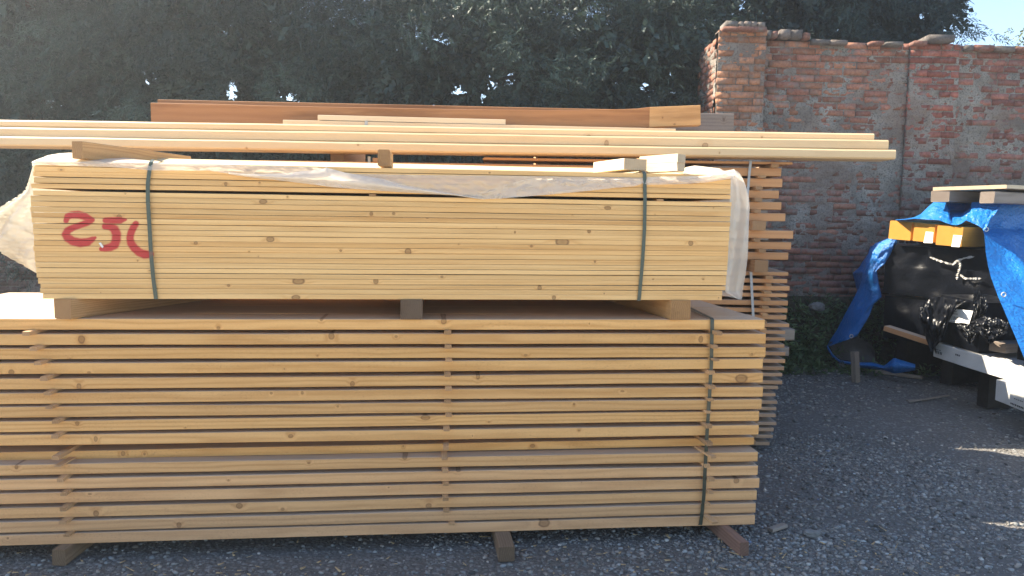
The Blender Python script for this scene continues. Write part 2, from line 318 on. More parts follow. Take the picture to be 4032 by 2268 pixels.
for i, b in enumerate(low):
    if i < 15: b['T'] = min(b['T'], b['A'][2] - (low[i + 1]['A'][2] + low[i + 1]['T']) - 0.0 + b['T'])
    col = {9: 'golden', 11: 'pinkish', 12: 'pinkish', 14: 'pinkish', 15: 'pinkish'}.get(i, 'yellow')
    lab = f"spaced stack's front board, {rank(i, 16)}, with {KW[i]}"
    o = bar('sawn_board', b['A'], b['B'], 0.2, b['T'], 'rough_pine', lab, 'board', 'boards of the lower spaced stack', ch=0.0025, wob=0.0016, seed=i, endwob=0.002)
    o['tint'] = TINT[i]
    inv = o.matrix_world.inverted()
    for j, (kx, ky, kr) in enumerate(KN.get(i, [])[:4]):
        q = inv @ Vector(front(kx, ky, b['off'])); o['k%d' % (j + 1)] = (q.x, q.z, kr * 0.00095)
    b['o'] = o
    hid = None
    for r_ in range(3):
        yo = 0.205 + r_ * 0.305
        nm = 'sawn_board'
        A = b['A'] + EY * (yo + (-b['off'] if i == 9 else 0)) + np.array([0, 0, 0.0]); L = 4.0 - random.uniform(0, 0.05)
        if hid is None: me_h = bar_mesh(nm, 4.0, 0.3, b['T'] - 0.001, 'rough_pine', wob=0.001, seed=100 + i)
        h = link(nm, me_h); hid = h; place(h, A, A + b['u'] * L); h['tint'] = TINT[i]
        tag(h, (f"sawn board of the lower stack's top layer, {['second', 'third', 'fourth'][r_]} row behind its front edge" if i == 0 else 'sawn board hidden behind the front boards of the spaced lower stack'), 'board', 'boards of the lower spaced stack')

def at_board(i, sx, top):                       # z of the board's bottom (or top) under the given photo column
    b = low[i]; p = front(sx, 1134, 0.0); t = (p - b['A']) @ EX; z = b['A'][2] + b['u'][2] * t / (b['u'] @ EX)
    return p, z + (b['T'] if top else 0)
LS = [103, 135, 155, 187, 200, 212, 240, 236, 240, 247, 253, 266, 266, 255, 272]           # left spacers: tips
MS = [234, 236, 239, 232, 240, 235, 241, 229, 227, 218, 223, 228, 225, 232, 264]
RS = [266, 258, 262, 250, 250, 252, 242, 243, 242, 243, 250, 270, 273, 260, 262]
LP = [.085, .085, .075, .08, .075, .085, .075, .085, .085, .075, .075, .07, .075, .065, .06]
MP = [.03, .028, .03, .035, .028, .022, .03, .032, .035, .05, .025, .02, .035, .02, .03]
RP = [.075, .05, .065, .035, .06, .045, .04, .055, .075, .11, .03, .04, .035, .03, .12]
for i in range(15):
    for c, (xs_, tip, nm) in enumerate([(LS, LP, 'left'), (MS, MP, 'middle'), (RS, RP, 'right')]):
        sx = [0.69 * xs_[i] + 52, 1600 + 0.704 * xs_[i], 2640 + 0.7246 * (xs_[i] - 22)][c]
        pr = tip[i] * [0.66, 1.0, 0.8][c]
        p, z0 = at_board(i + 1, sx, True); _, z1 = at_board(i, sx, False)
        hgt = max(0.008, z1 - z0 - 0.0006)
        yw = [0.03, 0.0, -0.08][c] + random.uniform(-0.06, 0.06)
        dr = EY + EX * yw; dr = dr / np.linalg.norm(dr)
        C = np.array([p[0], p[1], z0 + 0.0003]) - dr * pr
        what = {0: 'Pale spacer stick', 1: 'Small spacer', 2: 'Brown spacer'}[c].lower()
        dk = 'with black tip ' if (c == 2 and i in (4, 12)) else ''
        s = depth_bar('spacer_stick', C, dr, 0.95 + pr, random.uniform(0.026, 0.031), min(hgt, 0.0185), 'sticker', f"{what} {dk}in the stack's {nm} column, below the {rank(i, 16)} board", 'spacer', 'spacer sticks of the lower stack', ch=0.001, wob=0.0004, seed=200 + i * 3 + c, endwob=0.002)
        if dk:
            s.data.materials.append(M['black_plastic'])
# bearers on the ground
GB = [((232, 2228), 0.058, 'bearer', 'weathered squared bearer under the left part of the lower stack, end poking out', 0.0, 0.9, 0.12),
      ((1993, 2212), 0.074, 'bearer', 'dark grey squared bearer under the middle of the lower stack', 0.02, 1.0, -0.02),
      ((2928, 2190), 0.048, 'reddish', 'reddish sided bearer sticking out under the right end of the lower stack', -0.1, 0.0, -0.1)]
zb = min(b['A'][2] for b in low[15:])
for (sx, sy), W, mt, lab, sk, tint, yw in GB:
    p = on_z(sx, sy, 0.0); dr = EY + EX * yw; L = 1.25
    _, zt = at_board(15, sx, False)
    o = depth_bar('ground_bearer', p, dr, L, W, max(0.05, zt - 0.001), mt, lab, 'bearer', 'bearers under the lower stack', ch=0.004, wob=0.001, endwob=0.004); o['tint'] = tint

# ------------------------------------------------------------------ upper strapped bundle: twenty-five thin boards per row
UL = [82, 127, 177, 225, 290, 358, 407, 460, 511, 566, 617, 670, 725, 779, 831, 886, 938, 990, 1042, 1094, 1142, 1192, 1248, 1290, 1341, 1391]
UX = [330, 325, 318, 322, 295, 315, 292, 295, 290, 298, 303, 315, 318, 325, 322, 318, 330, 333, 340, 345, 350, 362, 388, 385, 410]
RXE = [553, 553, 551, 552, 551, 560, 555, 553, 548, 548, 543, 541, 540, 535, 533, 530, 528, 525, 523, 518, 513, 510, 505, 475, 472]
URT = [158 + 45 * k for k in range(5)] + [408 + 45.3 * k for k in range(20)]
# spray paint strokes (photo pixels): polylines with half widths
def sp(pts, w): return ([(200 + 0.207 * a, 780 + 0.207 * b) for a, b in pts], [v * 0.207 for v in w])
STROKES = [sp([(290, 430), (320, 350), (400, 320), (520, 315), (640, 345), (730, 395), (790, 415), (700, 465), (560, 515), (420, 565), (320, 620), (285, 690), (320, 755), (420, 820), (560, 850), (700, 835), (790, 785), (850, 750)], [38, 46, 52, 56, 54, 46, 36, 46, 44, 46, 52, 58, 60, 62, 64, 58, 40, 18]),
           sp([(1040, 425), (1180, 425), (1320, 425), (1420, 408)], [42, 48, 46, 22]),
           sp([(1030, 540), (1130, 545), (1210, 590), (1250, 680), (1245, 790), (1215, 890), (1130, 935), (1030, 955), (960, 970)], [44, 50, 62, 66, 66, 62, 58, 48, 32]),
           sp([(1620, 490), (1570, 560), (1525, 660), (1505, 760), (1525, 860), (1590, 950), (1680, 1030), (1780, 1070), (1890, 1070)], [44, 50, 52, 52, 56, 58, 58, 62, 52])]
def paint_val(x, y):
    v = 0.0
    for pts, w in STROKES:
        for k in range(len(pts) - 1):
            (ax, ay), (bx, by) = pts[k], pts[k + 1]; dx, dy = bx - ax, by - ay; t = max(0, min(1, ((x - ax) * dx + (y - ay) * dy) / (dx * dx + dy * dy)))
            d = math.hypot(x - ax - t * dx, y - ay - t * dy); r = lerp(w[k], w[k + 1], t)
            v = max(v, min(1.0, max(0.0, (r * 1.8 - d) / (r * 1.0))))
    return v
def to_px(p):
    q = np.array(p) - CAM; z = q @ FW; return 2016 + FPX * (q @ RT) / z, 1134 - FPX * (q @ UP) / z
KU = {1: [(241, 663, 3)], 3: [(889, 723, 6), (1022, 719, 3)], 5: [(493, 767, 2), (1132, 768, 3)], 6: [(1035, 816, 8), (2393, 814, 6)], 8: [(1462, 852, 6), (1550, 870, 4)], 9: [(468, 828, 6)], 11: [(2320, 884, 6), (2028, 870, 4)],
      13: [(1064, 945, 9), (2215, 940, 16), (2722, 903, 8)], 14: [(2093, 945, 4), (770, 945, 5)], 15: [(1608, 993, 11), (1342, 990, 4)], 17: [(2343, 1022, 4), (540, 958, 3)], 20: [(1740, 1104, 4)], 21: [(1174, 1095, 11), (1480, 1097, 10)], 22: [(2125, 1122, 9), (900, 1125, 4)], 24: [(2182, 1155, 7), (1165, 1178, 8)]}
upb = []
for i in range(25):
    off = random.uniform(-0.0025, 0.0035)
    gl = 1.4 if i not in (4,) else 0
    yl0, yl1 = 600 + 0.414 * UL[i], 600 + 0.414 * (UL[i + 1] if i != 4 else 337)
    yr0 = 620 + 0.4277 * URT[i]; yr1 = 620 + 0.4277 * (URT[i + 1] if i < 24 and i != 4 else URT[i] + 45)
    xl, xr = 0.414 * UX[i], 2640 + 0.4277 * RXE[i]
    bl, br, tl, tr = front(xl, yl1, off), front(xr, yr1, off), front(xl, yl0, off), front(xr, yr0, off)
    upb.append(dict(A=bl, B=br, T=0.5 * ((tl - bl)[2] + (tr - br)[2]), off=off))
UZT = 0.5 * (upb[0]['A'][2] + upb[0]['B'][2]) + upb[0]['T']
ULAB = {0: 'khaki board under the plastic on top', 4: 'board just above the open gap', 5: 'board just below the open gap'}
for i, b in enumerate(upb):
    L = float(np.linalg.norm(b['B'] - b['A'])); gap = random.choice([0.0005, 0.0008, 0.0015, 0.0022])
    pr = 8 <= i <= 21
    xs = None
    if pr: xs = sorted(set([round(0.02 + k * 0.004, 4) for k in range(0, 135)] + [0.0] + [L * k / 30 for k in range(6, 31)] + [0.6, 0.75]))
    if i in ULAB: extra = ULAB[i]
    elif 9 <= i <= 20: extra = f"thin board crossed by red spray paint digits"
    elif i < 4: extra = 'thin board above the open gap'
    elif i < 9: extra = 'thin board above the red digits'
    else: extra = 'thin board below the red digits'
    lab = f"{extra}, {rank(i, 25)} in the strapped bundle"
    o = bar('planed_board', b['A'], b['B'], 0.24, b['T'] - gap, 'planed_pine', lab, 'board', 'thin boards of the strapped upper bundle', ch=0.0012, wob=0.0009, xs=xs, frows=7 if pr else 0, seed=300 + i)
    o['tint'] = random.choice([0, 0, 0.3, 0.6, 1.0])
    inv = o.matrix_world.inverted()
    for j, (kx, ky, kr) in enumerate(KU.get(i, [])[:4]):
        q = inv @ Vector(front(kx, ky, b['off'])); o['k%d' % (j + 1)] = (q.x, b['T'] * random.uniform(0.3, 0.7), kr * 0.0015)
    for j in range(len(KU.get(i, [])), 3):
        if random.random() < 0.4: o['k%d' % (j + 1)] = (random.uniform(0.2, L), random.uniform(0.003, b['T']), random.uniform(0.002, 0.0045))
    if pr:
        a = o.data.attributes.new('paint', 'FLOAT', 'POINT'); mw = o.matrix_world
        vals = [0.0] * len(o.data.vertices)
        for v in o.data.vertices:
            if v.co.y < 0.01 and v.co.x < 0.62: vals[v.index] = paint_val(*to_px(mw @ v.co))
        a.data.foreach_set('value', vals)
    # rows behind (hidden except at the very top)
    if i > 0:
        me_h = bar_mesh('planed_board', L - 0.01, 0.25, b['T'] - gap, 'planed_pine', wob=0.0005, nx=3, seed=400 + i)
        for r_ in range(3):
            h = link('planed_board', me_h); dd = EY * (0.243 + r_ * 0.252); place(h, b['A'] + dd + EX * 0.005, b['B'] + dd)
            tag(h, 'thin board hidden behind the front boards of the strapped bundle', 'board', 'thin boards of the strapped upper bundle')
# top layer, second row: boards resting a little higher at the back, their tops catch the sun
pa, pb = front(1300, 668, 0.25), front(2800, 690, 0.25)
za = UZT - 0.02
for r_, (x0, x1) in enumerate([(-1.95, 1.0)]):
    A0 = upb[0]['A'] + EY * 0.245; B0 = upb[0]['B'] + EY * 0.245
    rise = 0.5 * (front(1700, 648, 0.5)[2] + front(2200, 658, 0.5)[2]) - UZT
    xx = Vector(B0 - A0).normalized(); tilt = math.atan2(rise, 0.25)
    yv = Vector(EY) * math.cos(tilt) + Vector((0, 0, 1)) * math.sin(tilt); zz = xx.cross(yv)
    o = link('planed_board', bar_mesh('planed_board', float(np.linalg.norm(B0 - A0)), 0.25, 0.022, 'planed_pine', wob=0.002, seed=77))
    o.matrix_world = Matrix(((xx.x, yv.x, zz.x, A0[0]), (xx.y, yv.y, zz.y, A0[1]), (xx.z, yv.z, zz.z, A0[2]), (0, 0, 0, 1)))
    tag(o, 'sunlit tilted board lying behind the topmost front board of the strapped bundle', 'board', 'thin boards of the strapped upper bundle')
    for r2 in range(2):
        dd = EY * (0.5 + r2 * 0.253) + np.array([0, 0, rise - 0.004]); A1 = upb[0]['A'] + dd
        h = link('planed_board', o.data); place(h, A1, upb[0]['B'] + dd)
        tag(h, 'board hidden at the back of the top layer of the strapped bundle', 'board', 'thin boards of the strapped upper bundle')
# small spacer blocks in the open gap of the bundle
for sx, sy, lab in [(1466, 768, 'small brown block in the open gap, middle of the strapped bundle'), (2600, 787, 'small brown block in the open gap, right end of the strapped bundle')]:
    p = front(sx, sy, 0.0); p[2] = np.interp(sx, [136, 2877], [upb[5]['A'][2], upb[5]['B'][2]]) + upb[5]['T'] - 0.001
    depth_bar('gap_block', p, EY, 0.7, 0.03, 0.0075, 'sticker', lab, 'spacer', 'blocks in the open gap', ch=0.001, wob=0.0003)
# bearers between the two stacks
for (x0, x1, y0, y1, yw, tint, lab) in [(203, 292, 1178, 1253, 0.42, 0.15, 'pale squared bearer between the two stacks, at their left end'), (1576, 1662, 1183, 1255, 0.0, 1.0, 'dark cracked bearer between the two stacks, in the middle'), (2638, 2718, 1186, 1262, -0.12, 0.0, 'golden squared bearer between the two stacks, at their right end')]:
    i0 = front(0.5 * (x0 + x1), y1, -0.012); W = np.linalg.norm(front(x1, y1) - front(x0, y1))
    zt = np.interp(0.5 * (x0 + x1), [170, 2842], [upb[24]['A'][2], upb[24]['B'][2]]); zl = at_board(0, 0.5 * (x0 + x1), True)[1]
    i0[2] = zl + 0.0005
    o = depth_bar('stack_bearer', i0, EY + EX * yw, 1.0, W, zt - zl - 0.001, 'bearer', lab, 'bearer', 'bearers between the two stacks', ch=0.003, wob=0.0008, endwob=0.002); o['tint'] = tint

# ------------------------------------------------------------------ straps
def strap(name, pts3, width, side, mat, label, thick=0.0012, paint=False):
    pts = []
    for k in range(len(pts3) - 1):
        n = max(1, int(np.linalg.norm(np.array(pts3[k + 1]) - np.array(pts3[k])) / 0.02))
        pts += [lerp(np.array(pts3[k]), np.array(pts3[k + 1]), j / n) for j in range(n)]
    pts.append(np.array(pts3[-1])); vs, fs = [], []; side = np.array(side)
    for k, p in enumerate(pts):
        d = pts[min(k + 1, len(pts) - 1)] - pts[max(k - 1, 0)]; d = d / np.linalg.norm(d); n = np.cross(side, d); n = n / np.linalg.norm(n)
        for a, b in ((-.5, 0), (.5, 0), (.5, 1), (-.5, 1)): vs.append(p + side * width * a + n * thick * b)
    for k in range(len(pts) - 1):
        for j in range(4): a = k * 4 + j; b = k * 4 + (j + 1) % 4; fs.append((a, b, b + 4, a + 4))
    o = link(name, mesh(name, vs, fs, mat))
    if paint:
        at = o.data.attributes.new('paint', 'FLOAT', 'POINT'); at.data.foreach_set('value', [paint_val(*to_px(v)) for v in vs])
    return tag(o, label, 'strap', 'straps round the timber bundles')
PO = -0.007
Z3 = np.array([0, 0, 1.0])
lp = [(595, 638), (588, 672), (582, 722), (582, 790), (589, 904), (594, 997), (603, 1095), (614, 1178)]
fp = [front(x, y, PO - 0.006 * math.sin(math.pi * k / 7)) for k, (x, y) in enumerate(lp)]
strap('green_strap', [fp[0] + EY * 0.9 + Z3 * 0.01, fp[0] + EY * 0.02 + Z3 * 0.012] + fp + [fp[-1] + EY * 0.3 - Z3 * 0.003], 0.0165, EX, 'strap', 'green strap left, crossing the red digits of the upper bundle', paint=True)
rp = [(2538, 683), (2539, 720), (2540, 779), (2539, 840), (2538, 898), (2531, 1017), (2524, 1100), (2516, 1184)]
fp = [front(x, y, PO - 0.006 * math.sin(math.pi * k / 7)) for k, (x, y) in enumerate(rp)]
strap('green_strap', [fp[0] + EY * 0.9 + Z3 * 0.01, fp[0] + EY * 0.02 + Z3 * 0.012] + fp + [fp[-1] + EY * 0.3 - Z3 * 0.003], 0.0165, EX, 'strap', 'green strap right, round the upper bundle beside the pale offcuts')
dp = [(228, 145), (227, 170), (225, 250), (222, 400), (216, 500), (210, 600), (200, 750), (190, 930), (182, 1100), (172, 1200), (163, 1266)]
fp = [front(2640 + .7246 * x, 1150 + .7246 * y, -0.010 - 0.008 * math.sin(math.pi * k / 10)) for k, (x, y) in enumerate(dp)]
tp = on_z(2640 + .7246 * 115, 1150 + .7246 * 88, fp[0][2] + 0.003); fp[0][2] -= 0.004
strap('dark_strap', [lerp(fp[0], tp, 2.5) * np.array([1, 1, 0]) + Z3 * (tp[2]), tp, fp[0] + EY * 0.012 + Z3 * 0.006] + fp + [fp[-1] + EY * 0.3], 0.0175, EX, 'strap_dark', 'dark olive strap round the right end of the lower stack')

# ------------------------------------------------------------------ translucent plastic sheet over the upper bundle: one mesh of joined patches
fv, ff, fm = [], [], []
def add_patch(P, mi):
    P = np.asarray(P, float); nu, nv = P.shape[:2]; base = len(fv); fv.extend(P.reshape(-1, 3).tolist())
    for i in range(nu - 1):
        for j in range(nv - 1):
            a = base + i * nv + j; ff.append((a, a + 1, a + nv + 1, a + nv)); fm.append(mi)
LOW = [(126, 652), (159, 649), (279, 653), (427, 657), (500, 662), (589, 671), (772, 672), (818, 671), (966, 694), (1121, 711), (1315, 736), (1500, 750), (1518, 751), (1790, 768), (1871, 780), (1898, 784), (1980, 780), (2170, 765), (2334, 749), (2417, 739), (2497, 733), (2535, 720), (2548, 728), (2684, 725), (2784, 718), (2876, 703), (2892, 700)]
TOP = [(126, 637), (159, 634), (300, 637), (600, 642), (1000, 652), (1240, 659), (1276, 664), (1340, 682), (1400, 685), (1700, 690), (2000, 692), (2450, 698), (2535, 700), (2765, 695), (2830, 684), (2892, 668)]
xs = list(np.arange(126, 2893, 9.0)); P = []
for x in xs:
    y0, y1 = interp(TOP, x), interp(LOW, x); col = []
    for k in range(11):
        v = k / 10; y = lerp(y0, y1, v)
        w = fbm(np.array([[x / 70 + y / 60, y / 22 - x / 160]]), 5)[0]; w2 = abs(fbm(np.array([[x / 45 - y / 18, y / 40]]), 9)[0] - 0.47)
        pin = min(1, min(abs(x - 590), abs(x - 2538)) / 60)
        col.append(front(x, y, -0.0055 - pin * (0.022 * w * min(1, v * 3 + .15) + 0.03 * w2) - 0.004 * v))
    P.append(col)
add_patch(P, 0)
# thick folded band that swings down across the front
UPF = [(1276, 657), (1354, 678), (1430, 693), (1500, 703), (1600, 730), (1735, 752), (1817, 767), (1880, 778)]
P = []
for x in np.arange(900, 1893, 8.0):
    y1 = interp(LOW, x) + 2; y0 = interp(UPF, x) if x > 1276 else lerp(interp(LOW, x) - 6, interp(UPF, 1276) + 6, (x - 900) / 376.0)
    y0 = min(y0, y1 - 1.5)
    P.append([front(x, lerp(y0, y1, k / 8), -0.012 - 0.02 * math.sin(math.pi * k / 8) - 0.014 * fbm(np.array([[x / 60, k / 4 + x / 90]]), 3)[0]) for k in range(9)])
add_patch(P, 1)
# crumpled folded band right of the middle
P = []
for x in np.arange(1830, 2530, 7.0):
    y1 = interp(LOW, x) + 1; y0 = lerp(interp(LOW, x), interp(TOP, x) + 4, min(1, (x - 1830) / 260) ** 0.8 * 0.92)
    P.append([front(x, lerp(y0, y1, k / 9), -0.014 - 0.026 * abs(fbm(np.array([[x / 38 + k / 5, k / 3 - x / 150]]), 21)[0] - 0.45) * 2.2 * min(1, (2530 - x) / 80)) for k in range(10)])
add_patch(P, 0)
# right flap over the front corner
P = []
for x in np.arange(2548, 2893, 8.0):
    y0, y1 = interp(TOP, x) - 3, lerp(interp(LOW, x), interp(TOP, x), 0.25)
    P.append([front(x, lerp(y0, y1, k / 5), -0.011 - 0.012 * fbm(np.array([[x / 30, k / 2]]), 31)[0]) for k in range(6)])
add_patch(P, 0)
# cover on top: silhouette seen from below, 0.28 m behind the front edge
SIL1 = [(126, 636), (150, 626), (175, 618), (184, 612), (233, 604), (274, 601), (330, 604), (420, 612), (500, 621), (593, 633), (686, 635), (787, 633), (872, 637), (896, 635), (985, 639), (1082, 643), (1160, 646), (1276, 645), (1392, 646), (1470, 652), (1485, 657)]
SIL2 = [(2690, 664), (2705, 658), (2737, 652), (2780, 657), (2834, 663), (2850, 672), (2870, 680), (2890, 684)]
for SIL, mi in ((SIL1, 1), (SIL2, 1)):
    P = []
    for x in np.arange(SIL[0][0], SIL[-1][0] + 1, 9.0):
        ys = interp(SIL, x); e = front(x, interp(TOP, x) + (4 if x < 1276 else 0), -0.006) if x < 1276 else front(x, interp([(1276, 660), (1485, 668), (2690, 690), (2890, 690)], x), 0.0)
        s = front(x, ys, 0.27); row = []
        for k in range(7):
            v = k / 6; q = lerp(e, s, v); q = q.copy(); q[2] = e[2] + (s[2] - e[2]) * (v ** 0.8) + (0.004 * (fbm(np.array([[x / 50, v * 3]]), 8)[0] - .5) if 0 < k < 6 else 0); row.append(q)
        for k in range(1, 5):
            q = s + EY * 0.16 * k; q[2] = s[2] - (s[2] - UZT - 0.02) * min(1, k / 2.0) ** 1.5; row.append(q)
        P.append(row)
    add_patch(P, mi)
# billow off the left end
BOUT = [(635, 126), (662, 118), (720, 91), (745, 75), (803, 0), (850, -42), (900, -62), (950, -48), (1002, 0), (1039, 54), (1062, 100), (1080, 145)]
P = []
for y in np.arange(635, 1081, 5.0):
    xin = np.interp(y, [635, 780, 1080], [128, 128, 148]); xo = min(interp(BOUT, y), xin - 2); row = []
    W = abs(float((front(xin, y) - front(xo, y)) @ EX)) * 1.02
    base = front(xin, y, 0.004)
    for k in range(41):
        k = k * 0.6; a = math.pi * k / 24; out = math.sin(a) ** 0.75 if 0 < k < 23.9 else 0.0
        dep = 0.004 + 0.13 * (1 - math.cos(a)) * min(1, W / 0.1 + 0.3)
        if k > 12: dep = 0.004 + 0.13 * (1 - math.cos(a)) * 1.9 * min(1, W / .1 + .3)
        wr = ((fbm(np.array([[y / 60 - k * 0.55, k / 9.0 + y / 300]]), 14, 2)[0] - 0.38) * 0.17 + (0.30 - abs(fbm(np.array([[y / 34 - k * 0.75, k / 16.0 + y / 500]]), 15, 2)[0] - 0.375) * 2.0) * 0.19) * min(1.0, W / 0.25)
        row.append(base - EX * (W * out + wr * out * 0.8) + EY * (dep - wr * 0.7 * out))
    P.append(row)
add_patch(P, 2)
# hanging flap at the right end
RIN = [(668, 2885), (700, 2879), (792, 2875), (900, 2873), (1000, 2866), (1100, 2858), (1150, 2856), (1178, 2905)]
ROUT = [(668, 2890), (677, 2909), (699, 2923), (731, 2936), (774, 2948), (812, 2952), (877, 2949), (1005, 2945), (1080, 2936), (1130, 2927), (1180, 2921)]
P = []
for y in np.arange(668, 1181, 7.0):
    xi, xo = interp([(b, a) for a, b in [(v, k) for k, v in RIN]], y), interp(ROUT, y); row = []
    xi = float(np.interp(y, [r[0] for r in RIN], [r[1] for r in RIN])); xo = float(np.interp(y, [r[0] for r in ROUT], [r[1] for r in ROUT])); xo = max(xo, xi + 3)
    for k in range(19):
        v = k / 18; dep = 0.012 + 0.20 * v ** 1.6 + 0.03 * math.sin(v * 9 + y / 120.0) * v + 0.05 * (fbm(np.array([[v * 4 + y / 300, y / 160 - v]]), 17)[0] - .5)
        row.append(front(lerp(xi, xo, v) + 0.0, y, max(0.008, dep)))
    for k in range(1, 5): q = row[18] + EY * 0.12 * k - EX * 0.02 * k; row.append(q)
    P.append(row)
add_patch(P, 0)
film = link('plastic_sheet', mesh('plastic_sheet', fv, ff, ['film', 'film_dense', 'film_sun_toned'], fm, True))
tag(film, 'milky translucent plastic sheet draped over the top and ends of the upper bundle', 'plastic sheet')

# ------------------------------------------------------------------ offcuts lying on the upper bundle
def block(name, NBL, NBR, far_dir, L, T, mat, label, cat, **kw):
    """near-bottom-left, near-bottom-right world points; long axis along far_dir"""
    d = Vector(far_dir); d.z = 0; d.normalize(); W = np.linalg.norm(np.array(NBR) - np.array(NBL))
    A = Vector(NBR); o = link(name, bar_mesh(name, L, W, T, mat, **kw)); place(o, A, A + d * L)
    tag(o, label, cat, 'timber offcuts lying on the upper bundle'); return o
q0, q1 = front(275, 624.5, -0.004), front(328, 625, -0.004); qt = front(328, 556, -0.004)
ft = on_p(754, 615, qt, (0, 0, 1)); 
o = block('timber_offcut', q0, q1, ft - qt, float(np.linalg.norm((ft - qt)[:2])), float(qt[2] - q1[2]), 'bearer', 'long grooved brown timber lying at an angle on the left end of the plastic', 'offcut', ch=0.003, wob=0.0008, seed=3, endwob=0.002); o['tint'] = 0.0
q0, q1 = front(1488, 656, -0.004), front(1537, 656, -0.004); qt = front(1512, 590, -0.004)
o = block('timber_offcut', q0, q1, EY + EX * 0.03, 0.16, float(qt[2] - q0[2]), 'bearer', 'short upright block standing alone mid way along the top of the upper bundle', 'offcut', ch=0.006, wob=0.0008, seed=4); o['tint'] = 0.1
q0, q1 = front(2459, 671, 0.01), front(2545, 671, 0.05); qn = front(2455, 628, 0.01); fd = on_p(2352, 642, qn, (0, 0, 1)) - qn
o = block('timber_offcut', q0, q0 + (q1 - q0) * 1.0, fd, 0.30, 0.052, 'lath', 'pale offcut with sunlit side, left of the two stacked offcuts', 'offcut', ch=0.002, wob=0.0006, seed=5); o['tint'] = 0.15
q0, q1 = front(2650, 676, -0.012), front(2694, 676, -0.012); qn = front(2655, 608, -0.012); fd = on_p(2538, 617, qn, (0, 0, 1)) - qn
hh = float(qn[2] - q0[2])
o = block('timber_offcut', q0, q1, fd, 0.235, hh * 0.5, 'lath', 'lower of the two stacked pale offcuts at the right, sunlit on its long side', 'offcut', ch=0.002, wob=0.0008, seed=6, endwob=0.003); o['tint'] = 0.0
up_ = np.array([0.004, -0.002, hh * 0.5 + 0.0006])
o = block('timber_offcut', q0 + up_, q1 + up_, fd + np.array([0.004, 0, 0]), 0.24, hh * 0.49, 'lath', 'upper of the two stacked pale offcuts at the right, sunlit on its long side', 'offcut', ch=0.002, wob=0.0008, seed=8, endwob=0.003); o['tint'] = 0.0
# paper scrap stuck on the painted boards
a = front(393, 957, -0.006); pts = [front(388, 957, -.0055), front(397, 955, -.007), front(408, 972, -.009), (front(402, 977, -.0055))]
tag(link('paper_scrap', mesh('paper_scrap', pts + [p + EY * 0.001 for p in pts], [(0, 1, 2, 3), (7, 6, 5, 4), (0, 4, 5, 1), (1, 5, 6, 2), (2, 6, 7, 3), (3, 7, 4, 0)], 'litter')), 'small white paper scrap stuck beside the red digit five', 'paper scrap')

# ------------------------------------------------------------------ long pale planks on the back stack
PY = 4.78; PLK = {}
for i, (yl0, yl1, xr, yr0, yr1, sb, nm) in enumerate([(469.5, 498.8, 3443, 525, 549, 0.098, 'topmost'), (499, 535.6, 3500, 550, 586, 0.05, 'middle'), (536, 573, 3528, 590, 629, 0.0, 'lowest')]):
    Y = PY + sb; bl, br, tl, tr = on_y(0, yl1, Y), on_y(xr, yr1, Y), on_y(0, yl0, Y), on_y(xr, yr0, Y)
    PLK[i] = (tl, tr); u = (tr - tl) / np.linalg.norm(tr - tl)
for i in (2, 1, 0):
    (tl, tr), (xr, sb, nm) = PLK[i], [(3443, 0.098, 'topmost'), (3500, 0.05, 'middle'), (3528, 0.0, 'lowest')][i]; Y = PY + sb
    T = (on_y(1700, 588, Y)[2] * 0 + 0.5 * (tl[2] + tr[2])) - (0.5 * (PLK[i + 1][0][2] + PLK[i + 1][1][2]) if i < 2 else 0.5 * (on_y(0, 573, Y)[2] + on_y(3528, 629, Y)[2]))
    u = (tr - tl) / np.linalg.norm(tr - tl); br = tr - Z3 * T
    o = bar('long_plank', br - u * 6.5, br, 0.22, T - 0.001, 'pale_plank', f"{nm} of the three long pale planks on the back stack", 'plank', 'long pale planks', ch=0.010, chz=0.010, wob=0.0024, nx=60, seed=20 + i)
    kn = [[(2318, 537, 5), (3000, 540, 3)], [(2388, 565, 10), (2777, 572, 8)], [(971, 583, 3), (1410, 571, 3), (2833, 602, 3)]][i]
    inv = o.matrix_world.inverted()
    for j, (kx, ky, kr) in enumerate(kn): q = inv @ Vector(on_y(kx, ky, Y)); o['k%d' % (j + 1)] = (q.x, q.z, kr * 0.0022)
PZ = on_y(1700, 604, PY)[2]

# ------------------------------------------------------------------ back stack
BY = 4.90
c3 = lambda a, b: (2900 + .5525 * a, 500 + .5525 * b); c7 = lambda a, b: (2750 + .4484 * a, 1150 + .4484 * b)
rows = []
for a, b, x in [(248, 266, 405), (292, 350, 322), (368, 428, 330), (452, 508, 305), (535, 590, 323), (615, 672, 352), (740, 797, 406), (820, 873, 393), (897, 950, 372)]: rows.append((*c3(x, a), c3(x, b)[1], 'up'))
for a, b, x in [(1035, 1062, 373), (1085, 1115, 365), (1135, 1168, 382), (1188, 1215, 365), (1240, 1275, 370), (1293, 1325, 367), (1343, 1375, 360)]: rows.append((*c3(x, a), c3(x, b)[1], 'lo'))
for a, b, x in [(280, 313, 802), (340, 370, 767), (402, 432, 766), (462, 493, 760), (528, 560, 769), (594, 627, 767), (657, 690, 757), (715, 745, 740), (782, 815, 742), (830, 860, 704), (890, 920, 681), (957, 988, 697), (1017, 1045, 688), (1074, 1105, 683), (1147, 1175, 690), (1197, 1228, 665), (1258, 1288, 658), (1322, 1352, 630)]: rows.append((*c7(x, a), c7(x, b)[1], 'lo'))
XL = -1.62; back = []
nUp = sum(r[3] == 'up' for r in rows); nLo = len(rows) - nUp; iu = il = 0
for i, (x, y0, y1, kind) in enumerate(rows):
    Y = BY + random.uniform(-0.012, 0.012) + (0.0 if i else -0.02)
    t, b = on_y(x, y0, Y), on_y(x, y1, Y); T = t[2] - b[2]
    back.append(dict(x=b[0], z=b[2], T=T, kind=kind, Y=Y))
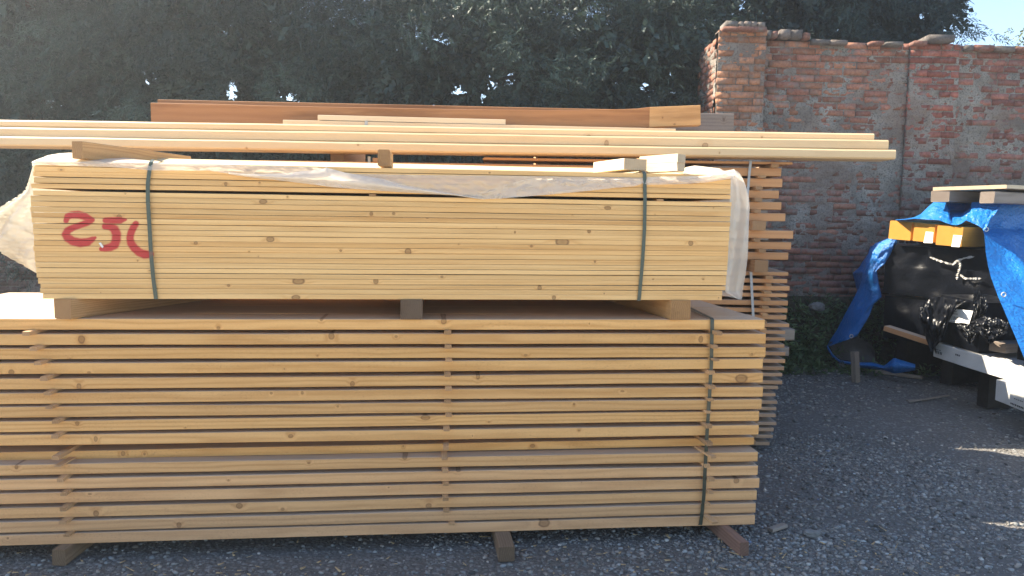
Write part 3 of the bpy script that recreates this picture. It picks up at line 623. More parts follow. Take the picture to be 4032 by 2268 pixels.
for i, r in enumerate(back):
    if i + 1 < len(back): r['T'] = min(r['T'], 0.06)
    kind = r['kind']
    if kind == 'up': k = iu; iu += 1; lab = f"{rank(k, nUp)} thick board of the back stack's upper part, right end showing"
    else: k = il; il += 1; lab = f"{rank(k, nLo)} thin board of the back stack's lower part, right end showing"
    xl = XL + random.uniform(-0.06, 0.06) if i else -0.2
    o = bar('stacked_board', (xl, r['Y'], r['z']), (r['x'], r['Y'] + 0.012, r['z']), 0.24, r['T'], 'orange_board', lab, 'board', 'boards of the back stack', ch=0.003, wob=0.0015, seed=500 + i, endwob=0.008)
    o['tint'] = min(1.0, max(0.0, (i - 14) / 16 + random.uniform(-0.2, 0.2)))
    if i == 0: continue
    me_h = bar_mesh('stacked_board', r['x'] - xl, 0.26, r['T'], 'orange_board', wob=0.001, nx=4, seed=600 + i)
    for q in range(2):
        dx = random.uniform(-0.05, 0.04)
        h = link('stacked_board', me_h); place(h, (xl + dx, r['Y'] + 0.26 + q * 0.28, r['z'] + 0.001), (r['x'] + dx, r['Y'] + 0.272 + q * 0.28, r['z'] + 0.001)); h['tint'] = 0.6
        tag(h, 'board in the rear rows of the back stack, mostly hidden', 'board', 'boards of the back stack')
SXU = [235, 150, 130, 128, 126, 142, 133, 172, 170]; n_s = 0
for i in range(len(back) - 1):
    a, b = back[i], back[i + 1]; z0 = b['z'] + b['T']; z1 = a['z']; h = z1 - z0
    if h < 0.004: continue
    big = i in (5, 8)
    for c in range(2):
        if c == 0: sx = (2900 + .5525 * SXU[i]) if i < 9 else np.interp(rows[i][1], [1070, 1290, 1500, 1757], [3028, 3012, 3003, 2990])
        else: sx = 2420
        Yf = BY - (0.06 if big else 0.03) - random.uniform(0, 0.02); p = on_y(sx, 1134, Yf); w = 0.085 if big else random.uniform(0.035, 0.05)
        if c == 1: p[0] = -0.9
        lab = (f"brown square bearer in the back stack, {'under its five' if i == 5 else 'between its upper and lower part'}, {'right' if c == 0 else 'left'} end" if big else f"small spacer in the back stack's {'right' if c == 0 else 'hidden left'} column, {'under the ' + rank(i, nUp) + ' thick board' if i < nUp else 'under the ' + rank(i - nUp, nLo) + ' thin board'}")
        depth_bar('stack_bearer' if big else 'spacer_stick', (p[0], Yf, z0 + 0.0005), (0.03, 1, 0), 0.8, w, h - 0.001, 'sticker', lab, 'bearer' if big else 'spacer', 'spacers of the back stack', ch=0.002, wob=0.0005, seed=700 + i * 2 + c); n_s += 1
for c, xx in enumerate((-1.2, 0.3, 1.5)):
    depth_bar('ground_bearer', (xx, BY + 0.03, 0), (0, 1, 0), 0.8, 0.08, back[-1]['z'] - 0.001, 'sticker', 'bearer on the ground under the back stack, hidden by the near stack', 'bearer', 'bearers under the back stack', ch=0.003)
# unseen stack added behind the back stack to throw shade onto the yard
me_h = bar_mesh('grey_timber', 3.0, 0.29, 0.19, 'weathered', ch=0.006, wob=0.002, nx=6, seed=801); me_s = bar_mesh('spacer_stick', 2.15, 0.08, 0.022, 'sticker', ch=0.002, wob=0.0005, seed=802)
for k in range(9):
    for q in range(7):
        h = link('grey_timber', me_h); xx = -0.55 + random.uniform(-0.03, 0.03); xx -= [0.42, 0.30, 0.16, 0.06, 0.0, -0.03, -0.06][q]; place(h, (xx, 6.05 + q * 0.31, 0.03 + k * 0.213), (xx + 3, 6.05 + q * 0.31, 0.03 + k * 0.213)); tag(h, 'grey timber in the unseen stack added behind the back stack for its shadow', 'timber', 'timbers of the added shadow-casting stack')
    for xx in (0.0, 1.9):
        h = link('spacer_stick', me_s); z_ = 0.03 + k * 0.213 - 0.0225; place(h, (xx, 6.03, z_), (xx, 8.03, z_)); tag(h, 'spacer in the unseen stack added behind the back stack for its shadow', 'spacer', 'spacers of the added shadow-casting stack')
# straps of the back stack
def bp(x, y): return on_y(x, y, BY - 0.012)
strap('pale_strap', [bp(2956, 634), bp(2950, 690), bp(2944, 760), bp(2940, 830)], 0.017, (1, 0, 0), 'strap_white', 'pale strap on the upper right part of the back stack')
strap('pale_strap', [bp(2957, 1070), bp(2961, 1150), bp(2966, 1240), bp(2968, 1340)], 0.017, (1, 0, 0), 'strap_white', 'grey blue strap on the lower right part of the back stack')
strap('pale_strap', [bp(1453, 616), bp(1454, 640), bp(1455, 700)], 0.018, (1, 0, 0), 'strap_white', 'short pale strap seen in the gap below the long planks')
# grey timbers poking out behind the back stack
for (x0, y0, x1, y1, lab) in [(3040, 1296, 3128, 1340, 'grey weathered timber poking out behind the back stack, upper one'), (3040, 1365, 3106, 1402, 'grey weathered timber poking out behind the back stack, lower one')]:
    a, b = on_y(x0, y1, 5.72), on_y(x1, y1, 5.72); T = on_y(x1, y0, 5.72)[2] - b[2]
    bar('grey_timber', a - np.array([1.4, 0, 0]), b, 0.16, T, 'weathered', lab, 'timber', 'grey timbers behind the back stack', ch=0.006, wob=0.003)
for i, (xx, z0) in enumerate([(0.7, 0.0), (1.5, 0.0)]):
    depth_bar('ground_bearer', (xx, 5.7, 0.0), (0, 1, 0), 0.2, 0.12, on_y(3106, 1402, 5.72)[2] - 0.001, 'weathered', 'bearer hidden under the grey timbers behind the back stack', 'bearer', 'bearers under the back stack')
a_ = on_y(3106, 1365, 5.72)[2]; b_ = on_y(3128, 1340, 5.72)[2]
for xx in (0.8, 1.5): depth_bar('spacer_stick', (xx, 5.73, a_ + 0.0005), (0, 1, 0), 0.14, 0.1, b_ - a_ - 0.001, 'weathered', 'spacer hidden between the two grey timbers behind the back stack', 'spacer', 'spacers of the back stack')

# ------------------------------------------------------------------ brown beams and boards lying on the back stack
BT = back[1]['z'] + back[1]['T']
def sag_fn(pts):                               # top line of a bowed beam as offset from the straight chord
    return lambda t: float(np.interp(t, [p[0] for p in pts], [p[1] for p in pts]))
Y = 5.24
tl, tr = on_y(593, 404, Y), on_y(2762, 417, Y); ch_ = []
for x, y in [(593, 404), (878, 409), (1060, 414), (1499, 421), (1900, 427), (2200, 429), (2500, 423), (2762, 417)]:
    p = on_y(x, y, Y); t = (p[0] - tl[0]) / (tr[0] - tl[0]); ch_.append((t, p[2] - lerp(tl[2], tr[2], t)))
HB = on_y(2400, 424, Y)[2] - on_y(2400, 503, Y)[2]
o = bar('stained_beam', tl - Z3 * HB, on_y(2559, 421.5, Y) - Z3 * HB, 0.09, HB, 'stained', 'long reddish brown stained beam lying on top of the back stack', 'beam', 'beams on top of the back stack', ch=0.003, wob=0.001, sag=sag_fn([(min(1, t * (tr[0] - tl[0]) / (on_y(2559, 421, Y)[0] - tl[0])), z) for t, z in ch_]), nx=40, seed=31)
o['tint'] = 0.0
e0 = on_y(2559, 421.5, Y) - Z3 * HB; e1 = tr - Z3 * HB
x_ = bar('bare_end', e0, e1 + Z3 * 0.006, 0.09, HB, 'stained', ch=0.003, wob=0.0005, seed=32); x_['tint'] = 1.0; x_['label'] = 'unstained pale end of the beam'
q = x_.matrix_world.inverted(); 
for j, (kx, ky, kr) in enumerate([(2609, 463, 4), (2656, 489, 4)]): v = q @ Vector(on_y(kx, ky, Y)); x_['k%d' % (j + 1)] = (v.x, v.z, kr * 0.0016)
mw = x_.matrix_world.copy(); x_.parent = o; x_.matrix_parent_inverse = o.matrix_world.inverted(); x_.matrix_world = mw
Yb = 5.40
l2, r2 = on_y(620, 391, Yb), on_y(2500, 432, Yb)
o2 = bar('stained_beam', l2 - Z3 * 0.13, r2 - Z3 * 0.13, 0.09, 0.13, 'stained', 'second brown beam, only its edge peeping above the long stained beam', 'beam', 'beams on top of the back stack', ch=0.003, wob=0.001, seed=33); o2['tint'] = 0.15
Yg = 5.62
a, b = on_y(2600, 515, Yg), on_y(2888, 516, Yg); T = on_y(2880, 446, Yg)[2] - b[2]
og = bar('grey_board', a - np.array([0.9, 0, 0]), b, 0.06, T, 'weathered', 'weathered grey board standing on edge behind the stained beam\'s right end', 'board', ch=0.003, wob=0.001, endwob=0.004)
v = og.matrix_world.inverted() @ Vector(on_y(2850, 472, Yg)); og['k1'] = (v.x, v.z, 0.012)
Ya = 5.08
a = on_y(1114, 492, Ya); b = on_y(2660, 528, Ya); T = on_y(1114, 471, Ya)[2] - a[2]
o = bar('loose_board', a, b, 0.13, T, 'lath', 'pinkish sawn board in front of the stained beam, half hidden by the long planks', 'board', 'beams on top of the back stack', ch=0.002, wob=0.001, seed=35); o['tint'] = 0.25
zA = lambda x: a[2] + T + (b[2] - a[2]) * (x - a[0]) / (b[0] - a[0])
c0 = on_y(1251, 479, Ya + 0.005); c1 = on_y(1990, 506, Ya + 0.005)
o = bar('loose_board', (c0[0], c0[1] + 0.0, zA(c0[0]) + 0.004), (c1[0], c1[1] + 0.005, zA(c1[0]) + 0.0025), 0.1, 0.034, 'lath', 'thin yellow board lying slanted on the pinkish board', 'board', 'beams on top of the back stack', ch=0.002, wob=0.0005, seed=36); o['tint'] = 0.1
s0 = on_y(1442, 479, Ya - 0.004)
strap('pale_strap', [np.array([s0[0], s0[1] + 0.1, zA(s0[0]) + 0.003]), np.array([s0[0], s0[1] - 0.001, zA(s0[0]) + 0.003]), np.array([s0[0], s0[1] - 0.001, zA(s0[0]) - 0.06])], 0.02, (1, 0, 0), 'strap_white', 'short grey strap round the pinkish board before the stained beam')
# hidden supports that carry these beams
zb_, zg = min(e0[2], tl[2] - HB), a[2]
for xx in (-1.2, 0.2, 1.0):
    x_lo = zA(xx) - T
    depth_bar('stack_bearer', (xx, 5.07, BT + 0.0005), (0, 1, 0), 0.75, 0.09, x_lo - BT - 0.001, 'sticker', 'bearer hidden under the beams on top of the back stack', 'bearer', 'bearers under the brown beams', ch=0.002)
    depth_bar('spacer_stick', (xx + 0.02, 5.225, x_lo + 0.0005), (0, 1, 0), 0.5, 0.08, max(0.02, lerp(tl[2], tr[2], (xx - tl[0]) / (tr[0] - tl[0])) - HB - 0.03 - x_lo), 'sticker', 'packing hidden under the long stained beam', 'spacer', 'bearers under the brown beams', ch=0.002)

# ------------------------------------------------------------------ brick walls
def brick_mat():
    t = NT('old_brick'); P = t.pos(); c = t.attr('col', out='Color')
    k = t.noise(P, 38.0, 4, 0.65); k2 = t.noise(P, 9.0, 3, 0.6); k3 = t.noise(P, 160.0, 2, 0.7)
    c = t.mix(t.ramp(k, [(0.42, 0.0), (0.68, 0.75)]), c, t.mix(1.0, c, (0.5, 0.47, 0.47), 'MULTIPLY'))
    c = t.mix(t.ramp(k2, [(0.52, 0.0), (0.7, 0.75)]), c, (0.21, 0.195, 0.175))
    return t.done(t.bsdf(c, 0.9, t.bump(t.math('ADD', k, t.math('MULTIPLY', k3, 0.5)), 0.6, 0.012), 0.15))
def mortar_mat():
    t = NT('crumbling_mortar'); P = t.pos()
    k = t.noise(P, 55.0, 4, 0.7); k2 = t.noise(P, 3.2, 4, 0.6); k3 = t.noise(P, 140.0, 2, 0.7); v = t.voro(P, 48.0)
    c = t.ramp(k2, [(0.3, (0.19, 0.178, 0.16)), (0.5, (0.29, 0.275, 0.245)), (0.7, (0.40, 0.375, 0.335))])
    c = t.mix(t.ramp(k, [(0.36, 0.8), (0.5, 0.0)]), c, (0.075, 0.072, 0.068))
    c = t.mix(t.ramp(t.noise(P, 1.3, 3, 0.6), [(0.45, 0.0), (0.62, 0.55)]), c, (0.20, 0.135, 0.105))
    h = t.math('ADD', k, t.math('MULTIPLY', k3, 0.4))
    return t.done(t.bsdf(c, 0.95, t.bump(h, 1.0, 0.02), 0.1))
M['brick'] = brick_mat(); M['mortar'] = mortar_mat()
def brick_panel(name, O, ux, W, z0, z1, cover, seed, toprag=0.03, res=0.016, thick=0.3, course=0.075, blen=0.27, hue=None, parent=None, jag=None):
    """wall face starting at O along ux: a rough mortar sheet with separate bricks standing a little proud or hidden under it"""
    ux = np.array(ux, float); ux /= np.linalg.norm(ux); nn = np.array([ux[1], -ux[0], 0]); O = np.array(O, float); r = np.random.default_rng(seed)
    nx, nz = int(W / res) + 1, int((z1 - z0) / res) + 1; X, Zg = np.meshgrid(np.linspace(0, W, nx), np.linspace(z0, z1, nz))
    q = np.stack([X.ravel(), Zg.ravel()], 1)
    m = (fbm(q * 5.0, seed, 4) - 0.47) * 0.030 + (fbm(q * np.array([16.0, 28.0]), seed + 50, 3) - 0.45) * 0.034 + np.array([cover(a, b) for a, b in q]) * 0.012
    m = np.clip(m, -0.017, 0.014); tt = np.array([max(0.0, 1 - (z1 - b) / 0.05) for a, b in q])
    zr = q[:, 1] + tt * (fbm(np.stack([q[:, 0] * 6, q[:, 0] * 0], 1), seed + 9, 3) - 0.6) * toprag * 2
    V = [O + ux * q[:, :1] + nn * m[:, None] + np.array([0, 0, 1]) * zr[:, None]]; idx = np.arange(nx * nz).reshape(nz, nx)
    F = [np.stack([idx[:-1, :-1], idx[:-1, 1:], idx[1:, 1:], idx[1:, :-1]], -1).reshape(-1, 4)]; n0 = nx * nz; MI = [np.ones(len(F[0]), int)]; C = [np.full((n0, 3), 0.2)]
    # body behind the face
    bx = np.array([[0, -0.02, z0], [W, -0.02, z0], [W, -0.02, z1 - toprag], [0, -0.02, z1 - toprag], [0, -thick, z0], [W, -thick, z0], [W, -thick, z1 - toprag], [0, -thick, z1 - toprag]])
    V.append(O + bx[:, :1] * ux + bx[:, 1:2] * nn + bx[:, 2:3] * np.array([0, 0, 1])); F.append(np.array([(1, 0, 4, 5), (2, 1, 5, 6), (3, 2, 6, 7), (0, 3, 7, 4), (5, 4, 7, 6)]) + n0); MI.append(np.ones(5, int)); C.append(np.full((8, 3), 0.2)); n0 += 8
    # side and top rim
    for line in (idx[-1], idx[:, 0], idx[:, -1]):
        pts = V[0][line]; back_ = pts - nn * thick; k = len(line); V.append(np.concatenate([pts, back_])); a = np.arange(k - 1); F.append(np.stack([a, a + 1, a + 1 + k, a + k], 1) + n0); MI.append(np.ones(k - 1, int)); C.append(np.full((2 * k, 3), 0.2)); n0 += 2 * k
    z = z0; ci = 0
    while z < z1 - 0.02:
        x = -r.uniform(0, blen) if ci % 2 else -blen * 0.5
        while x < W:
            L = blen * r.choice([1, 1, 1, 0.5, 0.8]) - 0.012; a0, a1 = max(0.0, x), min(W, x + L); x += L + r.uniform(0.008, 0.016)
            if a1 - a0 < 0.05: continue
            hh = course - r.uniform(0.008, 0.016); zz = z + r.uniform(-0.003, 0.003); y = r.normal(0.0, 0.0035); tl_ = r.normal(0, 0.006)
            j = lambda: r.uniform(-0.006, 0.006)
            bx = np.array([[a0 + j(), y, zz + j() * .6], [a1 + j(), y + tl_, zz + j() * .6], [a1 + j(), y + tl_, zz + hh + j() * .6], [a0 + j(), y, zz + hh + j() * .6]]); bb = bx.copy(); bb[:, 1] = -0.03
            bx = np.concatenate([bx, bb]); V.append(O + bx[:, :1] * ux + bx[:, 1:2] * nn + bx[:, 2:3] * np.array([0, 0, 1]))
            F.append(np.array([(0, 1, 2, 3), (3, 2, 6, 7), (0, 3, 7, 4), (1, 0, 4, 5), (2, 1, 5, 6)]) + n0); MI.append(np.zeros(5, int)); n0 += 8
            base = np.array(hue(a0, zz, r)) * r.uniform(0.75, 1.4); C.append(np.tile(base, (8, 1)))
        z += course; ci += 1
    me = np_mesh(name, np.concatenate(V), np.concatenate(F), ['brick', 'mortar'], col=np.concatenate(C)); 
    me.polygons.foreach_set('material_index', np.concatenate(MI).astype(np.int32)); me.update()
    return link(name, me, parent)
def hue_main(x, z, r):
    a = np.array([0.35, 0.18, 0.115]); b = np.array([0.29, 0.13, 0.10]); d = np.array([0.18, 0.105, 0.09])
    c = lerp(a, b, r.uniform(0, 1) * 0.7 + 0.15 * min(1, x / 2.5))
    c = lerp(c, np.array([0.24, 0.115, 0.105]), 0.6 * min(1, max(0, (x - 0.8) / 2.2)))  # bricks towards the right darkened and purpled, putting shade into their colour
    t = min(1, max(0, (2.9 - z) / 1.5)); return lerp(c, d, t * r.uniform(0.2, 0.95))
def hue_pillar(x, z, r): return lerp(np.array([0.40, 0.205, 0.12]), np.array([0.33, 0.165, 0.105]), r.uniform(0, 1) if z < 3.0 else r.uniform(0, .6))
def cov_main(x, z):
    if z > 3.28: return -0.55
    if z > 2.95: return -0.12
    if z > 1.45: return 0.2 - 0.25 * math.sin(x * 1.3) * (z < 2.0)
    if z > 1.2: return 0.0
    return -0.75
def cov_pillar(x, z): return -0.6 if z > 2.9 else (0.05 if z > 2.4 else 0.4)
wp = on_y(2817, 500, 8.35); wq = on_y(3002, 500, 8.35); ws = on_y(3002, 150, 8.5)
WX = (1.0, 0.04, 0)
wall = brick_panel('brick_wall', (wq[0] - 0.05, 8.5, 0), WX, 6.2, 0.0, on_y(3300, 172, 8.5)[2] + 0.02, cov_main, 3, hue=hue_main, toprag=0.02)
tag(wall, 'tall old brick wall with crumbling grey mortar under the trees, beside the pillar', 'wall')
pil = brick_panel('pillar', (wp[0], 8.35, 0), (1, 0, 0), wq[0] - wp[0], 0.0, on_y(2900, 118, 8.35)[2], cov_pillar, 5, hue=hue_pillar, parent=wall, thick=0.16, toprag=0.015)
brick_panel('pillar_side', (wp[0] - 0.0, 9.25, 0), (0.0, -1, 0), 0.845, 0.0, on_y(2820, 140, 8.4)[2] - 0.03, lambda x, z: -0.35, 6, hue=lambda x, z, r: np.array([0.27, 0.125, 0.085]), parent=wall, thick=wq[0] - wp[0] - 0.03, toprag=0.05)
pl0, pl1 = on_y(3586, 300, 8.5), on_y(3786, 300, 8.5)
brick_panel('pilaster', (pl0[0], 8.5 - 0.04 + 0.04 * (pl0[0] - wq[0]), 0), WX, pl1[0] - pl0[0], 0.0, on_y(3700, 164, 8.5)[2], lambda x, z: -0.7 if z > 3.2 else -0.15, 7, hue=lambda x, z, r: lerp(np.array([0.31, 0.125, 0.095]), np.array([0.17, 0.09, 0.075]), min(1, max(0, (2.9 - z) / 1.2))), parent=wall, thick=0.12)
def loose_bricks(name, spec, Y, seed, parent):
    vs, fs, cs = [], [], []; r = random.Random(seed)
    for (x0, x1, yt, yb) in spec:
        a = on_y(x0, yb, Y); b = on_y(x1, yt, Y); jx = lambda: r.uniform(-.005, .005)
        base = len(vs); c = r.choice([(0.22, 0.115, 0.085), (0.17, 0.155, 0.14), (0.2, 0.17, 0.15), (0.25, 0.13, 0.1), (0.14, 0.125, 0.115)])
        for yy in (-0.06, 0.2):
            for xx, zz in ((a[0], a[2]), (b[0], a[2]), (b[0], b[2]), (a[0], b[2])): vs.append((xx + jx(), Y + yy + jx(), zz + jx())); cs.append(c)
        fs += [tuple(base + k for k in f) for f in [(0, 1, 2, 3), (5, 4, 7, 6), (0, 3, 7, 4), (1, 5, 6, 2), (3, 2, 6, 7), (0, 4, 5, 1)]]
    me = np_mesh(name, np.array(vs), np.array(fs), ['brick', 'mortar'], col=np.array(cs)); return link(name, me, parent)
loose_bricks('coping_bricks', [(2853, 2901, 88, 112), (2905, 2925, 92, 112), (2928, 2950, 89, 112), (2952, 2975, 91, 112), (2977, 3008, 93, 112), (2845, 3012, 110, 124)], 8.33, 4, wall)
loose_bricks('coping_bricks', [(3012, 3030, 124, 154), (3032, 3056, 128, 154), (3064, 3106, 121, 154), (3110, 3152, 124, 156), (3155, 3184, 134, 160), (3190, 3260, 160, 176), (3262, 3330, 163, 178), (3420, 3470, 166, 180), (3480, 3545, 170, 182)], 8.5, 5, wall)
loose_bricks('coping_bricks', [(3646, 3750, 143, 168), (3590, 3640, 166, 180)], 8.5, 6, wall)
loose_bricks('coping_bricks', [(3790, 3822, 182, 202), (3826, 3904, 183, 202), (3910, 3985, 186, 205), (3992, 4060, 188, 206), (4066, 4130, 188, 206)], 8.6, 8, wall)
lowwall = brick_panel('low_brick_wall', (-9.5, 8.75, 0), (1, 0, 0), wp[0] + 9.4, 0.0, 1.0, lambda x, z: -0.5, 12, hue=lambda x, z, r: np.array([0.15, 0.095, 0.08]), res=0.05, toprag=0.03)
tag(lowwall, 'low dark brick wall under the hedge, seen at the far left behind the stacks', 'wall')

# ------------------------------------------------------------------ conifers
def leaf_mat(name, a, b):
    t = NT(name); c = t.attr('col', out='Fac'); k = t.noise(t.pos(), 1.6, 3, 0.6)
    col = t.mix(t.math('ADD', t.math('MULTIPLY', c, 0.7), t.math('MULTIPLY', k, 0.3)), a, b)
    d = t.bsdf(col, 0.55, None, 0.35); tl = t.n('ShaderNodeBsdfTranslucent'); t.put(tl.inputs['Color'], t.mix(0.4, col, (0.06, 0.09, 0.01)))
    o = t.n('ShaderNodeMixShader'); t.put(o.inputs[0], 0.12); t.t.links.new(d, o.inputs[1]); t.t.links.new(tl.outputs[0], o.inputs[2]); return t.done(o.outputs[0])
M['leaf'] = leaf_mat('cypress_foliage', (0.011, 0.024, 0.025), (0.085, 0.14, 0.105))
M['leaf_dark'] = leaf_mat('dark_cedar_foliage', (0.007, 0.018, 0.024), (0.045, 0.085, 0.075))
def sprays(C, D, L, r, nb=8, bw=0.02, spread=0.36):
    """feather-like sprays: central axis from C along D (drooping) with alternating narrow side blades; returns verts (N,..), tri faces, tone"""
    n = len(C); D = D / np.linalg.norm(D, axis=1, keepdims=True); S = np.cross(D, r.normal(size=(n, 3))); S /= np.linalg.norm(S, axis=1, keepdims=True)
    V = []
    for k in range(nb):
        t = (k + 0.6) / nb; side = 1 if k % 2 else -1
        base = C + D * (L * t)[:, None] * 0.9 - np.array([0, 0, 1]) * (L * 0.35 * t * t)[:, None]
        dirb = D * 0.75 + S * side * (0.9 * spread / 0.36); dirb = dirb + r.normal(size=(n, 3)) * 0.16; dirb /= np.linalg.norm(dirb, axis=1, keepdims=True)
        lb = L * (0.42 - 0.30 * abs(t - 0.35)) * r.uniform(0.7, 1.2, n); w = np.cross(dirb, r.normal(size=(n, 3))); w /= np.linalg.norm(w, axis=1, keepdims=True)
        tip = base + dirb * lb[:, None] - np.array([0, 0, 1]) * (lb * 0.2)[:, None]; mid = base + dirb * (lb * 0.45)[:, None]
        V.append(np.stack([base, mid + w * bw * 0.5, tip, mid - w * bw * 0.5], 1))
    V = np.stack(V, 1); return V.reshape(-1, 3)
HOLES = [(233, 380, 34, 0), (590, 308, 26, 0), (920, 346, 26, 0), (907, 385, 18, 0), (1045, 66, 16, 0), (1068, 110, 13, 0), (1120, 375, 34, 0), (1135, 405, 30, 0), (1180, 380, 14, 0), (1725, 135, 30, 0), (1760, 170, 22, 0), (1805, 350, 40, 0), (1930, 320, 30, 0), (2005, 285, 26, 0), (2020, 325, 26, 0), (1895, 380, 22, 0), (2418, 300, 22, 0), (2415, 408, 24, 0), (2545, 330, 34, 0), (2540, 290, 14, 0), (2390, 345, 20, 0), (365, 455, 26, 0), (2110, 195, 14, 0), (2215, 205, 12, 0), (2130, 250, 12, 0), (1675, 190, 14, 0), (1720, 405, 22, 0), (105, 25, 10, 0), (375, 85, 10, 0), (2125, 278, 16, 0), (2620, 170, 12, 0), (1580, 220, 9, 0), (3590, 72, 17, 0), (3618, 62, 15, 0), (3648, 53, 11, 0), (2640, 300, 10, 0)]
RH = np.random.default_rng(99)
def carve(C):                                   # natural gaps through the hedge where bright sky shows
    q = C - CAM; z = q @ FW; px = 2016 + FPX * (q @ RT) / z; py = 1134 - FPX * (q @ UP) / z; keep = np.ones(len(C), bool)
    for hx, hy, rad, _ in HOLES:
        d = np.hypot(px - hx, (py - hy) * 0.8) + RH.normal(0, 7, len(C)); keep &= ~(RH.uniform(size=len(C)) < np.clip(1.6 - d / (rad * 0.5 + 4), 0, 0.965))
    return keep
def conifer(x, y, h, rx, ry, seed, label, mat='leaf', n_clump=200, per=16, z0=0.7, L=(0.13, 0.27), bw=0.012, extra=None, group='conifers of the tall hedge', clip=None, n_in=1500):
    r = np.random.default_rng(seed)
    tr = link('trunk', cone_trunk(h * 0.92, 0.13, seed)); tr.location = (x, y, 0)
    root = bpy.data.objects.new('conifer_tree', None); COL.objects.link(root); root.location = (x, y, 0); tr.location = (0, 0, 0); tr.parent = root
    # boughs: clumps on the outside of the column, plus filling inside
    n = n_clump; zz = z0 + (h - z0) * r.uniform(0, 1, n) ** 0.95; tap = np.clip((h - zz) / (h * 0.30), 0.12, 1.0) ** 0.6
    an = r.uniform(0, 2 * math.pi, n); rad = np.where(r.uniform(size=n) < 0.72, r.uniform(0.62, 1.32, n), r.uniform(0.15, 0.65, n))
    cc = np.stack([np.cos(an) * rad * rx * tap, np.sin(an) * rad * ry * tap, zz], 1)
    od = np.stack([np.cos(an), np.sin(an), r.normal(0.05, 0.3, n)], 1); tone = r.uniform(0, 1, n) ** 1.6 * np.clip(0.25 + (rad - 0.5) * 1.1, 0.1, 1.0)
    C = np.repeat(cc, per, 0) + r.normal(size=(n * per, 3)) * np.array([0.17, 0.14, 0.12]); Dd = np.repeat(od + r.normal(size=(n, 3)) * 0.35, per, 0) + r.normal(size=(n * per, 3)) * 0.32
    Dd[:, 2] -= 0.12; tn = np.clip(np.repeat(tone, per) + r.normal(0, 0.12, n * per), 0, 1)
    ni = n_in; an = r.uniform(0, 2 * math.pi, ni); rd = r.uniform(0.15, 0.8, ni); zi = r.uniform(z0 - 0.2, h - 0.7, ni)
    Ci = np.stack([np.cos(an) * rd * rx, np.sin(an) * rd * ry, zi], 1); Di = np.stack([np.cos(an), np.sin(an), r.normal(0, .3, ni)], 1) + r.normal(size=(ni, 3)) * 0.5
    if extra is not None: C = np.concatenate([C, extra[0] - np.array([x, y, 0])]); Dd = np.concatenate([Dd, extra[1]]); tn = np.concatenate([tn, np.full(len(extra[0]), 0.35)])
    Ls = r.uniform(L[0], L[1], len(C)); Li = r.uniform(0.28, 0.45, ni); Dn = Dd / np.linalg.norm(Dd, axis=1, keepdims=True); Dm = Di / np.linalg.norm(Di, axis=1, keepdims=True); O3 = np.array([x, y, 0])
    k = carve(C + O3) & carve(C + O3 + Dn * Ls[:, None] * 0.5) & carve(C + O3 + Dn * Ls[:, None])
    if clip is not None: k &= clip(C + np.array([x, y, 0]))
    C, Dd, tn, Ls = C[k], Dd[k], tn[k], Ls[k]; NB = 12
    ki = carve(Ci + O3) & carve(Ci + O3 + Dm * Li[:, None] * 0.5) & carve(Ci + O3 + Dm * Li[:, None]); Ci, Di, Li = Ci[ki], Di[ki], Li[ki]
    if clip is not None: kc = clip(Ci + np.array([x, y, 0])); Ci, Di, Li = Ci[kc], Di[kc], Li[kc]
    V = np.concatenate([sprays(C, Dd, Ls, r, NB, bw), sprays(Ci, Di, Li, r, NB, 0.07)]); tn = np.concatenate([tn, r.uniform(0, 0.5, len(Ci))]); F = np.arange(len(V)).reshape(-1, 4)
    me = np_mesh('crown', V, F, mat, col=np.repeat(tn, NB * 4)[:, None] * np.ones(3)); cr = link('crown', me, root)
    # bare limbs
    vs, fs = [], []; lr = random.Random(seed)
    for q in range(14):
        z_ = lr.uniform(0.8, h * 0.8); a_ = lr.uniform(0, 6.28); p0 = np.array([0, 0, z_]); p1 = np.array([math.cos(a_) * rx * 0.6, math.sin(a_) * ry * 0.6, z_ + lr.uniform(-0.1, 0.5)])
        b0 = len(vs)
        for p, w in ((p0, 0.035), (lerp(p0, p1, 0.5) + np.array([0, 0, -0.06]), 0.022), (p1, 0.006)):
            for k_ in range(5): th = k_ * 1.2566; vs.append(p + np.array([-math.sin(a_) * math.cos(th), math.cos(a_) * math.cos(th), math.sin(th)]) * w)
        for s_ in range(2):
            for k_ in range(5): fs.append((b0 + s_ * 5 + k_, b0 + s_ * 5 + (k_ + 1) % 5, b0 + s_ * 5 + 5 + (k_ + 1) % 5, b0 + s_ * 5 + 5 + k_))
    me = tr.data; b0 = len(me.vertices); V0 = [tuple(v.co) for v in me.vertices] + vs; F0 = [tuple(p.vertices) for p in me.polygons] + [tuple(k_ + b0 for k_ in f) for f in fs]
    tr.data = mesh('trunk', V0, F0, 'bark')
    return tag(root, label, 'tree', group)
def cone_trunk(h, r0, seed):
    r = random.Random(seed); vs, fs = [], []; n = 9
    for i in range(n + 1):
        t = i / n; rr = r0 * (1 - 0.85 * t); ox, oy = 0.06 * math.sin(t * 5 + seed), 0.06 * math.cos(t * 4 + seed)
        for k in range(10): a = k * 0.62832; w = rr * (1 + 0.12 * math.sin(3 * a + i)); vs.append((ox + math.cos(a) * w, oy + math.sin(a) * w, h * t))
    for i in range(n):
        for k in range(10): fs.append((i * 10 + k, i * 10 + (k + 1) % 10, i * 10 + 10 + (k + 1) % 10, i * 10 + 10 + k))
    return mesh('trunk', vs, fs, 'bark')
hx = [-10.2, -8.9, -7.6, -6.3, -5.05, -3.8, -2.6, -1.4, -0.25, 0.9, 1.95]
